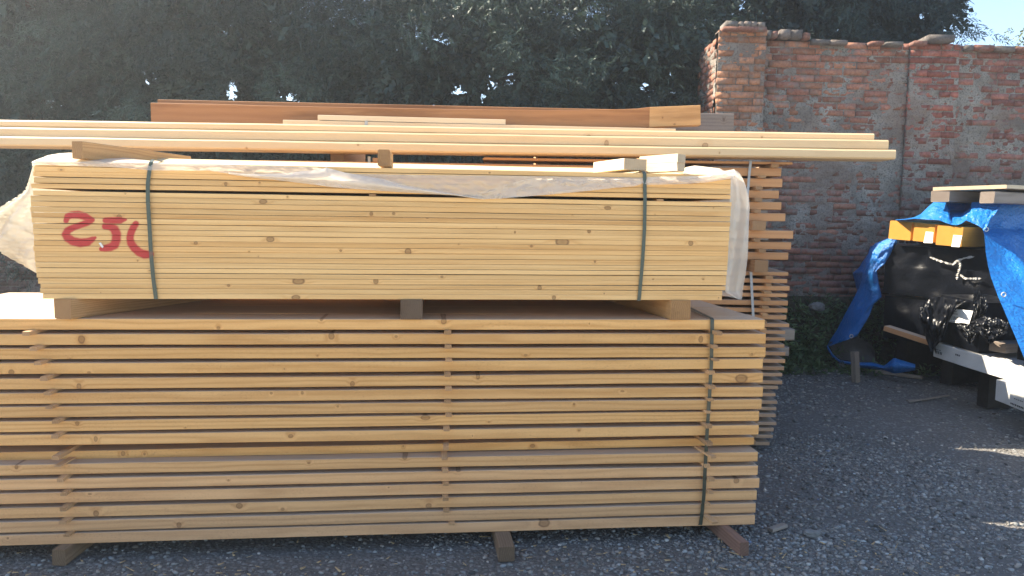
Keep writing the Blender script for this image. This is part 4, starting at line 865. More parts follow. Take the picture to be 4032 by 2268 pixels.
hl = ['conifer beyond the left edge of the hedge', 'conifer of the hedge just outside the far left of the photograph', 'glare-veiled conifer at the far left end of the hedge', 'conifer above the left ends of the long planks', 'conifer left of the stained beam\'s left end', 'conifer behind the left end of the stained beam', 'conifer behind the left third of the stained beam', 'conifer with sky gaps behind the middle of the stained beam',
      'conifer behind the stained beam right of its middle, sky gaps at its foot', 'conifer with sky gaps behind the pale end of the stained beam', 'dark conifer just left of the brick pillar']
for i, x in enumerate(hx):
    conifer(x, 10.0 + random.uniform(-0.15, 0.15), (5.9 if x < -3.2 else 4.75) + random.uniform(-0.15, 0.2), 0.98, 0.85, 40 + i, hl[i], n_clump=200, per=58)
# trees beyond the tall wall; the last one throws a long branch up into the sky
def branch_pts(p0, p1, n, r, w0, w1, droop=0.0):
    t = r.uniform(0, 1, n); p0 = np.array(p0); p1 = np.array(p1); base = p0 + (p1 - p0) * t[:, None]; wid = lerp(w0, w1, t)
    off = r.normal(size=(n, 3)) * wid[:, None] * np.array([1, 1.0, 0.75]); d = (p1 - p0) / np.linalg.norm(p1 - p0)
    return base + off, np.tile(d, (n, 1)) + r.normal(size=(n, 3)) * 0.35 + np.array([0, 0, 0.25])
rb = np.random.default_rng(5)
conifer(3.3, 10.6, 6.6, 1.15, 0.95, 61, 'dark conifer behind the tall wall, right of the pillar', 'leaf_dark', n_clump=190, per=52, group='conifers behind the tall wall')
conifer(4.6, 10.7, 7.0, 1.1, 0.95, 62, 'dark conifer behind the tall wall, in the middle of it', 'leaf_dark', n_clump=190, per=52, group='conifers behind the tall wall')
ya = 10.4
B1 = branch_pts(on_y(3470, 165, ya), on_y(3800, -30, ya), 1700, rb, 0.19, 0.028)
B2 = branch_pts(on_y(3400, 120, ya), on_y(3640, 160, ya), 260, rb, 0.22, 0.07)
B4 = branch_pts(on_y(3480, 190, ya), on_y(3640, 130, ya), 260, rb, 0.17, 0.06)
B3 = branch_pts(on_y(3450, 30, ya), on_y(3640, 0, ya), 200, rb, 0.2, 0.05)
EXT = (np.concatenate([B1[0], B2[0], B3[0], B4[0]]), np.concatenate([B1[1], B2[1], B3[1], B4[1]]))
def clip_sky(Pw):
    q = Pw - CAM; z = q @ FW; px = 2016 + FPX * (q @ RT) / z; py = 1134 - FPX * (q @ UP) / z
    lim = np.interp(py, [-400, 0, 29, 61, 87, 116, 136, 162], [3830, 3778, 3754, 3720, 3682, 3662, 3652, 3625]); gap = (py < 24 - (px - 3645) * 0.12 - np.abs(px - 3693) * 0.35) & (px > 3648) & (px < 3745); return (px < lim + 6) & ~gap
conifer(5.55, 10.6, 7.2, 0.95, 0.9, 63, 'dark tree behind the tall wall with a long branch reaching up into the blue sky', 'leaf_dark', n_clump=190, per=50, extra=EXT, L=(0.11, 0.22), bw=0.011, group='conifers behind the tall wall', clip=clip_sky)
# tip of a lit shrub over the wall at the far right
rs = np.random.default_rng(8); pc = on_y(4050, 190, 11.0)
C_ = pc + rs.normal(size=(240, 3)) * np.array([0.16, 0.16, 0.22]) + np.array([0.12, 0, 0]); D_ = rs.normal(size=(240, 3)) + np.array([0, 0, 0.6])
M['leaf_lit'] = leaf_mat('yellow_green_foliage', (0.10, 0.13, 0.03), (0.2, 0.22, 0.07))
V = sprays(C_, D_, rs.uniform(0.08, 0.18, 240), rs, 8, 0.02)
sh = bpy.data.objects.new('shrub', None); COL.objects.link(sh); sh.location = (pc[0], 11.0, 0)
cr = link('crown', np_mesh('crown', V - np.array([pc[0], 11.0, 0]), np.arange(len(V)).reshape(-1, 4), 'leaf_lit', col=np.full((len(V), 3), 0.6)), sh); st = link('trunk', cone_trunk(pc[2] + 0.1, 0.05, 2), sh)
tag(sh, 'yellow green shrub tip peeping over the wall at the far right', 'shrub')

# ------------------------------------------------------------------ ground
def gravel_ground():
    t = NT('gravel_ground'); P = t.pos(); P2 = t.vmath('MULTIPLY', P, (1, 1, 0))
    v = t.voro(P2, 55.0, out='Color'); vd = t.voro(P2, 55.0); big = t.noise(P2, 1.1, 4, 0.6); fine = t.noise(P2, 160.0, 3, 0.7); v2 = t.voro(P2, 24.0, out='Color'); vd2 = t.voro(P2, 24.0)
    g = t.xyz(v)[0]; g2 = t.xyz(v2)[1]
    dirt = t.mix(fine, (0.10, 0.094, 0.088), (0.165, 0.156, 0.147))
    st = t.ramp(g, [(0.0, (0.13, 0.127, 0.12)), (0.5, (0.19, 0.187, 0.18)), (0.85, (0.24, 0.23, 0.215)), (1.0, (0.34, 0.33, 0.31))])
    c = t.mix(t.math('MULTIPLY', t.ramp(vd, [(0.35, 1.0), (0.6, 0.0)]), t.ramp(big, [(0.3, 0.25), (0.65, 0.95)])), dirt, st)
    c = t.mix(t.math('MULTIPLY', t.ramp(vd2, [(0.22, 0.8), (0.36, 0.0)]), t.ramp(g2, [(0.6, 0.0), (0.62, 1.0)])), c, (0.27, 0.27, 0.265))
    h = t.math('ADD', t.math('MULTIPLY', t.math('SUBTRACT', 1.0, vd), 0.8), t.math('MULTIPLY', fine, 0.4))
    return t.done(t.bsdf(c, 0.85, t.bump(h, 0.9, 0.012), 0.2))
M['ground'] = gravel_ground()
def gz(x, y): return 0.0
gx = np.concatenate([np.linspace(-300, -8, 12), np.linspace(-7, 9, 161), np.linspace(10, 300, 12)]); gy = np.concatenate([np.linspace(-200, -2, 10), np.linspace(-1, 9, 101), np.linspace(10, 500, 14)])
GX, GY = np.meshgrid(gx, gy); q = np.stack([GX.ravel(), GY.ravel()], 1)
near = (np.abs(q[:, 0] - 1) < 8.2) & (q[:, 1] > -1) & (q[:, 1] < 9.2)
GZ = np.where(near, (fbm(q * 1.7, 77, 4) - 0.47) * 0.022, 0.0) - 0.004
idx = np.arange(len(q)).reshape(GX.shape); Fg = np.stack([idx[:-1, :-1], idx[:-1, 1:], idx[1:, 1:], idx[1:, :-1]], -1).reshape(-1, 4)
g_ = link('ground', np_mesh('ground', np.concatenate([q, GZ[:, None]], 1), Fg, 'ground', True)); g_['kind'] = 'structure'
M['bounce_pale'] = plain_mat('pale_bounce_surface', (0.46, 0.41, 0.335), 0.9, 0.1, 0.12, 3, 0.2)  # pale unseen slab added behind the camera to bounce warm sunlight onto the boards
me = mesh('unseen_bounce_slab', [(-16, -14, 0.012), (16, -14, 0.012), (16, 1.55, 0.012), (-16, 1.55, 0.012), (-16, -14, -0.1), (16, -14, -0.1), (16, 1.55, -0.1), (-16, 1.55, -0.1)], [(0, 1, 2, 3), (0, 4, 5, 1), (1, 5, 6, 2), (2, 6, 7, 3), (3, 7, 4, 0)], 'bounce_pale')
link('unseen_bounce_slab', me)['kind'] = 'structure'
def pebble_mat():
    t = NT('pebbles'); c = t.attr('col', out='Color'); k = t.noise(t.pos(), 120.0, 3, 0.6)
    c = t.mix(t.math('MULTIPLY', k, 0.6), c, t.mix(1.0, c, (0.55, 0.55, 0.55), 'MULTIPLY')); return t.done(t.bsdf(c, 0.7, t.bump(k, 0.2, 0.003), 0.3))
M['pebble'] = pebble_mat()
bm = bmesh.new(); bmesh.ops.create_icosphere(bm, subdivisions=1, radius=1); IV = np.array([v.co[:] for v in bm.verts]); IF = np.array([[v.index for v in f.verts] for f in bm.faces]); bm.free()
def scatter(n, x0, x1, y0, y1, smin, smax, r):
    p = np.stack([r.uniform(x0, x1, n), r.uniform(y0, y1, n)], 1); patch = fbm(p * 0.9, 31, 3); k = r.uniform(size=n) < np.clip((patch - 0.28) * 2.6, 0.12, 1.0)
    p = p[k]; s = smin * (smax / smin) ** (r.uniform(size=len(p)) ** 2.6); return p, s
r = np.random.default_rng(3); PP = [scatter(36000, -2.6, 3.2, 2.35, 3.7, 0.003, 0.014, r), scatter(38000, 0.9, 4.4, 3.2, 5.4, 0.0035, 0.0155, r), scatter(13000, 1.6, 5.6, 5.2, 8.0, 0.005, 0.02, r), scatter(3000, -2.6, 1.2, 3.4, 4.6, 0.004, 0.016, r)]
p = np.concatenate([a for a, b in PP]); s = np.concatenate([b for a, b in PP]); n = len(p)
def rot(r, n):
    a = r.uniform(0, 6.283, n); c, s_ = np.cos(a), np.sin(a); R_ = np.zeros((n, 3, 3)); R_[:, 0, 0] = c; R_[:, 0, 1] = -s_; R_[:, 1, 0] = s_; R_[:, 1, 1] = c; R_[:, 2, 2] = 1
    b = r.normal(0, 0.25, n); c, s_ = np.cos(b), np.sin(b); Q = np.zeros((n, 3, 3)); Q[:, 0, 0] = 1; Q[:, 1, 1] = c; Q[:, 1, 2] = -s_; Q[:, 2, 1] = s_; Q[:, 2, 2] = c; return R_ @ Q
SV = IV[None] * (1 + r.normal(0, 0.13, (n, 12, 1))) * np.stack([s * r.uniform(0.9, 1.5, n), s * r.uniform(0.7, 1.0, n), s * r.uniform(0.35, 0.7, n)], 1)[:, None, :]
SV = np.einsum('nij,nkj->nki', rot(r, n), SV); zz = (fbm(p * 1.7, 77, 4) - 0.47) * 0.022 - 0.004
SV += np.concatenate([p, (zz + s * 0.22)[:, None]], 1)[:, None, :]
tone = np.clip(r.normal(0.215, 0.075, n), 0.07, 0.48); tintc = 1.08 * np.array([[1.02, 1, 0.93], [0.96, 1, 1.0], [1.08, 0.97, 0.86], [1.03, 0.98, 0.9]])[r.integers(0, 4, n)]
wh = r.uniform(size=n) < 0.014; tone[wh] = r.uniform(0.4, 0.55, wh.sum()); bl = r.uniform(size=n) < 0.004; tintc[bl] = (0.7, 0.9, 1.3)
o = link('gravel', np_mesh('gravel', SV.reshape(-1, 3), (IF[None] + np.arange(n)[:, None, None] * 12).reshape(-1, 3), 'pebble', True, col=np.repeat(tone[:, None] * tintc, 12, 0)))
o['kind'] = 'stuff'; o['label'] = 'loose grey and white pebbles strewn over the yard'
# chips and splinters fallen from the boards
rc = np.random.default_rng(21); nc = 260; xc = rc.uniform(-2.4, 2.0, nc); yc = 3.25 + xc * 0.108 + rc.normal(-0.1, 0.22, nc); an = rc.uniform(0, 3.14, nc); lc = rc.uniform(0.006, 0.03, nc) * np.where(rc.uniform(size=nc) < 0.12, 2.2, 1.0); wc = rc.uniform(0.002, 0.006, nc)
dx_ = np.stack([np.cos(an), np.sin(an), rc.normal(0, 0.1, nc)], 1) * lc[:, None] * 0.5; dy_ = np.stack([-np.sin(an), np.cos(an), rc.normal(0, 0.2, nc)], 1) * wc[:, None]; c0_ = np.stack([xc, yc, (fbm(np.stack([xc, yc], 1) * 1.7, 77, 4) - 0.47) * 0.022 + 0.006], 1)
Q8 = np.stack([c0_ - dx_ - dy_, c0_ + dx_ - dy_ * .4, c0_ + dx_ + dy_ * .4, c0_ - dx_ + dy_], 1); Q8 = np.concatenate([Q8, Q8 + np.array([0, 0, 0.002])], 1)
FC = np.array([(3, 2, 1, 0), (4, 5, 6, 7), (0, 1, 5, 4), (1, 2, 6, 5), (2, 3, 7, 6), (3, 0, 4, 7)])
M['chip'] = plain_mat('wood_chip', (0.50, 0.36, 0.2), 0.8, 0.2, 0.2, 40, 0.2)
o = link('wood_chips', np_mesh('wood_chips', Q8.reshape(-1, 3), (FC[None] + np.arange(nc)[:, None, None] * 8).reshape(-1, 4), 'chip')); o['kind'] = 'stuff'; o['label'] = 'pale wood chips and splinters scattered on the gravel before the lower stack'
# bits lying about
def lying(name, x0, y0, x1, y1, w, h, mat, label, cat, **kw):
    a, b = on_z(x0, y0, 0.0), on_z(x1, y1, 0.0); a[2] = b[2] = 0.004; o = bar(name, a, b, w, h, mat, label, cat, None, ch=0.003, wob=0.0012, endwob=0.006, **kw); return o
lying('wood_scrap', 3042, 2102, 3100, 2082, 0.035, 0.018, 'weathered', 'short dark wood scrap on the gravel right of the reddish bearer', 'wood scrap')
lying('wood_scrap', 3580, 1588, 3740, 1562, 0.02, 0.012, 'weathered', 'thin long stick on the shaded gravel before the white wrapped packs', 'stick')
lying('wood_scrap', 3575, 1583, 3660, 1578, 0.025, 0.012, 'weathered', 'shorter stick crossing the thin long one on the shaded gravel', 'stick')
lying('wood_scrap', 3440, 1470, 3630, 1496, 0.06, 0.03, 'weathered', 'grey board lying on the ground below the tarpaulin opening', 'board')
a = on_z(3380, 1503, 0.0); a[2] = 0.0
bar('timber_peg', a + np.array([-0.03, 0, 0.0]), a + np.array([-0.045, 0.03, 0.30]), 0.06, 0.055, 'weathered', 'short grey peg standing before the blue tarpaulin\'s lower hem', 'peg')
def rock(name, sx, sy, size, mat, label, cat, seed, flat=0.6):
    bm = bmesh.new(); bmesh.ops.create_icosphere(bm, subdivisions=3, radius=1); rr = random.Random(seed); a = on_z(sx, sy, 0.0)
    co = np.array([v.co[:] for v in bm.verts]); co *= (1 + (fbm(co * 1.6 + 9, seed, 3) - 0.45) * 0.9)[:, None]
    for v, c in zip(bm.verts, co): v.co = (c[0] * size[0], c[1] * size[1], c[2] * size[2])
    me = bpy.data.meshes.new(name); bm.to_mesh(me); bm.free(); me.materials.append(M[mat]); o = link(name, me); o.location = (a[0], a[1], size[2] * flat); return tag(o, label, cat)
o = rock('stone_block', 3217, 1330, (0.085, 0.06, 0.05), 'stone', 'pale angular stone lying among the weeds at the wall foot', 'stone', 4); pz = on_y(3217, 1208, 8.15); o.location = (pz[0], 8.15, pz[2])
rock('stone_lump', 3315, 1452, (0.07, 0.05, 0.035), 'stone', 'small pale stone beside the tarpaulin\'s lower left corner', 'stone', 6)
rock('stone_lump', 3197, 2108 - 0, (0.04, 0.03, 0.018), 'stone', 'flat pale stone on the gravel near the dark wood scrap', 'stone', 9)

# ------------------------------------------------------------------ weeds and earth bank along the wall foot
def bank_mat():
    t = NT('weedy_earth'); P = t.pos(); k = t.noise(P, 14.0, 4, 0.65)
    return t.done(t.bsdf(t.ramp(k, [(0.3, (0.035, 0.03, 0.022)), (0.7, (0.085, 0.075, 0.05))]), 0.95, t.bump(k, 0.8, 0.03), 0.1))
M['earth'] = bank_mat()
us = np.linspace(0, 1, 60); P = []
for u in us:
    x = lerp(0.6, 9.0, u); row = []
    for k in range(12):
        v = k / 11; yy = lerp(7.95, 8.49, v) + 0.03 * (x - 2.5); hh_ = 0.72 * v ** 1.3 + 0.10 * (fbm(np.array([[x * 2.2, yy * 2.2]]), 41)[0] - .45) - 0.02 * (1 - v)
        row.append((x, yy, hh_ - 0.012))
    P.append(row)
P[0] = [(x, y, -0.02) for x, y, z in P[0]]; P[-1] = [(x, y, -0.02) for x, y, z in P[-1]]
o = link('earth_bank', grid_mesh('earth_bank', P, 'earth')); o['kind'] = 'structure'
rw = np.random.default_rng(12); nw = 9000; xw = rw.uniform(1.6, 5.6, nw); vw = rw.uniform(0, 1, nw) ** 0.8; yw = lerp(7.5, 8.42, vw); keep = rw.uniform(size=nw) < np.clip(fbm(np.stack([xw * 1.8, yw * 1.8], 1), 55, 3) * 2.4 - 0.6, 0.05, 1); xw, yw, vw = xw[keep], yw[keep], vw[keep]; nw = len(xw)
zw = 0.72 * np.clip((yw - 7.95) / 0.54, 0, 1) ** 1.3 - 0.03
M['weed'] = leaf_mat('weed_leaves', (0.045, 0.08, 0.035), (0.14, 0.20, 0.085))
Vw = sprays(np.stack([xw, yw, zw], 1), np.stack([rw.normal(0, .5, nw), rw.normal(0, .5, nw), np.ones(nw)], 1), rw.uniform(0.10, 0.34, nw), rw, 6, 0.022)
o = link('weeds', np_mesh('weeds', Vw, np.arange(len(Vw)).reshape(-1, 4), 'weed', col=np.repeat(rw.uniform(0, 1, nw), 24)[:, None] * np.ones(3))); o['kind'] = 'stuff'; o['label'] = 'dark green weeds along the foot of the tall brick wall'

# ------------------------------------------------------------------ covered pile on the right: glulam beams, wrapped packs, blue tarpaulin
PU = np.array([0.902, 0.431, 0]); PV = np.array([0.431, -0.902, 0]); PO_ = np.array([3.77, 7.4, 0])
def pp(x, y, out=0.0): return on_p(x, y, PO_ - PU * out, PU)
ka = lambda a, b: (3200 + .323 * a, 700 + .323 * b); kb = lambda a, b: (3200 + .323 * a, 1150 + .323 * b)
GL = [((930, 520), (1195, 540), (922, 742), (1187, 766), 'leftmost square yellow glued beam end under the blue tarpaulin'), ((1222, 545), (1482, 565), (1217, 768), (1470, 792), 'middle square yellow glued beam end, with white ticket'), ((1505, 575), (1832, 605), (1497, 815), (1810, 842), 'rightmost yellow glued beam end, its grey side running under the tarpaulin')]
gz0 = []
for i, (tl, tr, bl, br, lab) in enumerate(GL):
    out = [0.0, 0.03, 0.07][i]
    a, b, c, d = pp(*ka(*tl), out), pp(*ka(*tr), out), pp(*ka(*bl), out), pp(*ka(*br), out)
    W = float(np.linalg.norm((d - c)[:2])); T = float((a[2] - c[2] + b[2] - d[2]) / 2); gz0.append((c, d, T))
    # local x along PU, so the depth axis of the bar runs away from the camera (-PV)
    A = np.array([d[0], d[1], 0.5 * (c[2] + d[2])]); yv = Vector((c - d)).normalized(); xx = Vector(PU); zz = xx.cross(yv).normalized()
    o = link('glued_beam', bar_mesh('glued_beam', 2.6, W, T, 'glulam', ch=0.004, wob=0.0005, nx=8, seed=50 + i))
    o.matrix_world = Matrix(((xx.x, yv.x, zz.x, A[0]), (xx.y, yv.y, zz.y, A[1]), (xx.z, yv.z, zz.z, A[2] if i else A[2]), (0, 0, 0, 1)))
    o.matrix_world = o.matrix_world @ Matrix.Translation((0, 0, 0))
    o.location.z = float(d[2]); tag(o, lab, 'beam', 'glued beams under the tarpaulin')
    if i:
        t0, t1 = [((1380, 648), (1350, 785)), ((1715, 690), (1690, 832))][i - 1]; t2, t3 = [((1472, 655), (1460, 790)), ((1822, 696), (1790, 838))][i - 1]
        q = [pp(*ka(*t), out + 0.003) for t in (t0, t2, t3, t1)]
        lb = link('ticket', mesh('ticket', q + [p + PU * 0.0015 for p in q], [(0, 1, 2, 3), (7, 6, 5, 4), (0, 4, 5, 1), (1, 5, 6, 2), (2, 6, 7, 3), (3, 7, 4, 0)], 'label'))
        bars = []; fs = []
        for k in range(7):
            s0 = 0.12 + 0.05 * k; p0 = lerp(q[0], q[1], s0); p1 = lerp(q[3], q[2], s0); w = (q[1] - q[0]) * (0.018 if k % 2 else 0.03)
            for h0, h1 in (((0.05, 0.13),) if k % 3 else ((0.05, 0.22),)):
                n0 = len(bars); bars += [lerp(p0, p1, h0) - PU * .001, lerp(p0, p1, h0) + w - PU * .001, lerp(p0, p1, h1) + w - PU * .001, lerp(p0, p1, h1) - PU * .001]; fs.append((n0, n0 + 1, n0 + 2, n0 + 3))
        ik = link('print', mesh('print', bars, fs, 'ink'), lb)
        mw = o.matrix_world.copy(); lb.parent = o; lb.matrix_parent_inverse = Matrix.Identity(4); lb.data.transform(mw.inverted()); ik.data.transform(mw.inverted())
# black plastic wrapped pack below the beams
ztop = min(c[2] for c, d, T in gz0) - 0.03; pk = PO_ + PU * 0.10
def crumpled_box(O, ux, uy, L, D, z0, z1, res, amp, seed, mat, name, group=None, label=None, cat=None):
    """box with dented faces: O front-left corner, ux along the width, uy away"""
    vs, fs = [], []; O = np.array(O, float)
    def face(p0, a, b, nrm, na, nb):
        base = len(vs); g = np.array([[p0 + a * i / na + b * j / nb for j in range(nb + 1)] for i in range(na + 1)]).reshape(-1, 3)
        f = np.array([min(1, 6 * min(i / na, 1 - i / na, j / nb, 1 - j / nb)) for i in range(na + 1) for j in range(nb + 1)])
        d = (fbm(g * 5.0, seed, 4) - 0.5) * amp + (np.abs(fbm(g * 9.0, seed + 3, 3) - 0.45)) * amp * 0.8
        g = g + nrm * (d * f)[:, None]; vs.extend(g.tolist())
        for i in range(na):
            for j in range(nb): q = base + i * (nb + 1) + j; fs.append((q, q + 1, q + nb + 2, q + nb + 1))
    X = np.array(ux) * L; Yv = np.array(uy) * D; Zv = Z3 * (z1 - z0); n1, n2, n3 = max(2, int(L / res)), max(2, int(D / res)), max(2, int((z1 - z0) / res))
    P0 = np.array([O[0], O[1], z0])
    face(P0, X, Zv, -np.array(uy), n1, n3); face(P0 + Yv, X, Zv, np.array(uy), n1, n3); face(P0, Yv, Zv, -np.array(ux), n2, n3); face(P0 + X, Yv, Zv, np.array(ux), n2, n3); face(P0 + Zv, X, Yv, Z3, n1, n2); face(P0, X, Yv, -Z3, n1, n2)
    return tag(link(name, mesh(name, vs, fs, mat, None, True)), label, cat, group)
pack = crumpled_box(pk - PV * 0.12, PV, PU, 1.15, 2.4, 0.86, ztop, 0.04, 0.11, 3, 'black_plastic', 'wrapped_pack', 'packs under the tarpaulin', 'upper black plastic wrapped timber pack under the yellow beams', 'timber pack')
pack2 = crumpled_box(pk - PV * 0.12 + PU * 0.03, PV, PU, 1.2, 2.4, 0.40, 0.83, 0.04, 0.12, 9, 'black_plastic', 'wrapped_pack', 'packs under the tarpaulin', 'lower black plastic wrapped timber pack above the white wrapped packs', 'timber pack')
for k, (vv, z0, z1, lab) in enumerate([(0.15, 0.83, 0.86, 'thin lath hidden between the two black packs, rear one'), (0.8, 0.83, 0.86, 'thin lath hidden between the two black packs, front one')]):
    a = PO_ + PU * 0.3 + PV * vv; bar('packing_lath', (a[0], a[1], z0 + .0005), (a + PU * 1.6) * np.array([1, 1, 0]) + Z3 * (z0 + .0005), 0.06, z1 - z0 - 0.001, 'sticker', lab, 'lath', 'laths between the packs')
for k, vv in enumerate((0.0, 0.5, 0.95)):
    a = PO_ + PU * 0.35 + PV * vv; bar('pile_bearer', (a[0], a[1], 0.0), (a + PU * 1.6) * np.array([1, 1, 0]), 0.12, 0.39, 'shade_wood', f"dark bearer under the lower black pack, {['rear', 'middle', 'front'][k]} one in deep shade", 'bearer', 'bearers under the covered pile')
for k, vv in enumerate((0.1, 0.55)):
    a = PO_ + PU * 0.4 + PV * vv; bar('packing_lath', (a[0], a[1], ztop + .001), (a + PU * 1.6) * np.array([1, 1, 0]) + Z3 * (ztop + .001), 0.06, 0.028, 'sticker', f"lath hidden under the yellow beams, {['rear', 'front'][k]} one", 'lath', 'laths between the packs')
# torn white edges in the black wrapping
def ribbon(pts, w, out):
    vs, fs = [], []; r = random.Random(int(pts[0][0]))
    P3 = [pp(*ka(*p), out) for p in pts]; dense = []
    for k in range(len(P3) - 1): dense += [lerp(P3[k], P3[k + 1], j / 6) for j in range(6)]
    dense.append(P3[-1])
    for k, p in enumerate(dense):
        d = dense[min(k + 1, len(dense) - 1)] - dense[max(0, k - 1)]; d /= np.linalg.norm(d); n = np.cross(d, PU); ww = w * r.uniform(0.5, 1.3) * (0.4 if k in (0, len(dense) - 1) else 1)
        o_ = -PU * r.uniform(0, 0.015); vs += [p + n * ww + o_, p - n * ww + o_, p - n * ww * .6 + PU * 0.012, p + n * ww * .6 + PU * 0.012]
    for k in range(len(dense) - 1):
        for j in range(4): a = k * 4 + j; b = k * 4 + (j + 1) % 4; fs.append((a, b, b + 4, a + 4))
    return vs, fs
for pts, w in [([(1435, 968), (1540, 1010), (1640, 1040), (1715, 1058), (1755, 1015), (1850, 980), (1960, 962)], 0.009), ([(1790, 1022), (1805, 1070), (1785, 1140), (1765, 1190), (1765, 1240)], 0.009), ([(1800, 1180), (1860, 1228), (1960, 1228), (2050, 1228)], 0.009)]:
    v, f = ribbon(pts, w, -0.045); link('torn_edge', mesh('torn_edge', v, f, 'torn_edge'), pack)
# white wrapped packs, their long sides facing left
def wrapped(name, pxs, Zs, top_off, W, label, seed):
    """pxs: bottom-left, bottom-right image points; Zs depths; top from the left edge"""
    (x0, y0), (x1, y1) = pxs; a, b = on_y(x0, y0, Zs[0]), on_y(x1, y1, Zs[1]); d = (b - a) / np.linalg.norm(b - a); b2 = a + d * 2.3
    dx = np.array([-d[1], d[0], 0]); dx /= np.linalg.norm(dx)
    A = np.array(a); L = 2.3; o = link(name, bar_mesh(name, L, W, top_off, 'white_wrap', ch=0.004, wob=0.005, nx=46, frows=3, seed=seed)); x_ = Vector(d); y_ = Vector((dx[0], dx[1], 0)); z_ = x_.cross(y_)
    o.matrix_world = Matrix(((x_.x, y_.x, z_.x, A[0]), (x_.y, y_.y, z_.y, A[1]), (x_.z, y_.z, z_.z, A[2]), (0, 0, 0, 1)))
    tag(o, label, 'timber pack', 'packs under the tarpaulin'); return o, a, d, dx
w1, a1, d1, n1 = wrapped('wrapped_pack', (kb(1470, 782), (4032, 1518)), (6.5, 5.55), on_y(*kb(1490, 600), 6.5)[2] - on_y(*kb(1470, 782), 6.5)[2], 0.5, 'upper white wrapped pack with sunlit patches, low on the covered pile', 61)
w2, a2, d2, n2 = wrapped('wrapped_pack', (kb(2222, 1318), (4032, 1622)), (5.75, 5.35), 0.0, 0.4, 'lower white wrapped pack at the right edge, near the ground', 62) if False else wrapped('wrapped_pack', (kb(2222, 1318), (4032, 1622)), (5.70, 5.32), 0.165, 0.42, 'lower white wrapped pack at the right edge, near the ground', 62)
zt1 = a1[2] + (on_y(*kb(1490, 600), 6.5)[2] - on_y(*kb(1470, 782), 6.5)[2])
pk3 = crumpled_box(a1 + n1 * 0.02 + d1 * 0.02, d1, n1, 0.46, 0.45, zt1 + 0.004, zt1 + 0.42, 0.03, 0.07, 19, 'black_plastic', 'wrapped_pack', 'packs under the tarpaulin', 'black wrapped pack with torn flaps and a ticket, on the upper white wrapped pack', 'timber pack')
crumpled_box(a1 + n1 * 0.02 + d1 * 0.86, d1, n1, 0.55, 0.4, zt1 + 0.004, zt1 + 0.2, 0.04, 0.07, 29, 'black_plastic', 'wrapped_pack', 'packs under the tarpaulin', 'black wrapped pack half hidden by the tarpaulin edge, right of the squared timber end', 'timber pack')
def pq(x, y, out=0.0): return on_p(x, y, a1 - n1 * (out - 0.03), n1)
# hanging torn flaps of wrapping
def flap(outline_top, outline_bot, out, amp, seed, mat='black_plastic', nu=26, nv=22, f=kb, parent=None, name='torn_flap', kx=7):
    P = []; r = np.random.default_rng(seed)
    for i in range(nu + 1):
        u = i / nu; t = np.array([np.interp(u, np.linspace(0, 1, len(outline_top)), [p[k] for p in outline_top]) for k in (0, 1)]); b = np.array([np.interp(u, np.linspace(0, 1, len(outline_bot)), [p[k] for p in outline_bot]) for k in (0, 1)]); row = []
        for j in range(nv + 1):
            v = j / nv; q = lerp(t, b, v); w = abs(fbm(np.array([[u * kx + v * 0.8, v * 3]]), seed, 4)[0] - 0.47) * 2 * amp + (fbm(np.array([[u * 3, v * 2]]), seed + 5, 2)[0]) * amp * 0.6
            row.append(pq(*f(*q), out + w * (0.3 + v)))
        P.append(row)
    return link(name, grid_mesh(name, P, mat), parent)
flap([(1430, 60), (1560, 60), (1700, 85), (1890, 100)], [(1300, 330), (1440, 740), (1590, 560), (1690, 240)], 0.02, 0.14, 5, parent=pk3, kx=9)
flap([(1300, 160), (1420, 90), (1500, 80)], [(1310, 340), (1420, 500), (1500, 760)], 0.0, 0.12, 15, parent=pk3)
flap([(1960, -20), (2060, -10), (2140, 160)], [(1950, 360), (2010, 350), (2100, 290)], 0.03, 0.12, 6, parent=pk3)
flap([(1740, 400), (1850, 390), (1950, 400)], [(1760, 430), (1915, 650), (2030, 480)], 0.03, 0.13, 7, parent=pk3, kx=10)
flap([(1925, 360), (2090, 295), (2250, 315), (2385, 370)], [(1925, 430), (2130, 580), (2240, 560), (2370, 500)], 0.10, 0.16, 8, parent=pk3, kx=12)
flap([(2080, 520), (2150, 500), (2200, 520)], [(2110, 600), (2170, 640), (2230, 590)], 0.06, 0.10, 9, parent=pk3)
# white ticket with bar code on the torn pack
q = [pq(*kb(*t), 0.06) for t in ((1715, 205), (1955, 230), (1905, 392), (1650, 362))]
lb = link('ticket', mesh('ticket', q + [p + n1 * 0.002 for p in q], [(0, 1, 2, 3), (7, 6, 5, 4), (0, 4, 5, 1), (1, 5, 6, 2), (2, 6, 7, 3), (3, 7, 4, 0)], 'label'), pk3)
vs, fs = [], []
def onq(s, t): return lerp(lerp(q[0], q[1], s), lerp(q[3], q[2], s), t) - n1 * 0.0012
rr = random.Random(2); s = 0.1
while s < 0.42:
    w = rr.choice([0.008, 0.014, 0.02]); n0 = len(vs); vs += [onq(s, 0.55), onq(s + w, 0.55), onq(s + w, 0.82), onq(s, 0.82)]; fs.append((n0, n0 + 1, n0 + 2, n0 + 3)); s += w + rr.choice([0.012, 0.02])
for t, s0, s1 in ((0.16, 0.06, 0.2), (0.33, 0.06, 0.3), (0.90, 0.12, 0.4), (0.95, 0.55, 0.9)):
    s = s0
    while s < s1: w = rr.uniform(0.012, 0.03); n0 = len(vs); vs += [onq(s, t), onq(s + w, t), onq(s + w, t + 0.05), onq(s, t + 0.05)]; fs.append((n0, n0 + 1, n0 + 2, n0 + 3)); s += w + 0.008
link('print', mesh('print', vs, fs, 'ink'), lb)
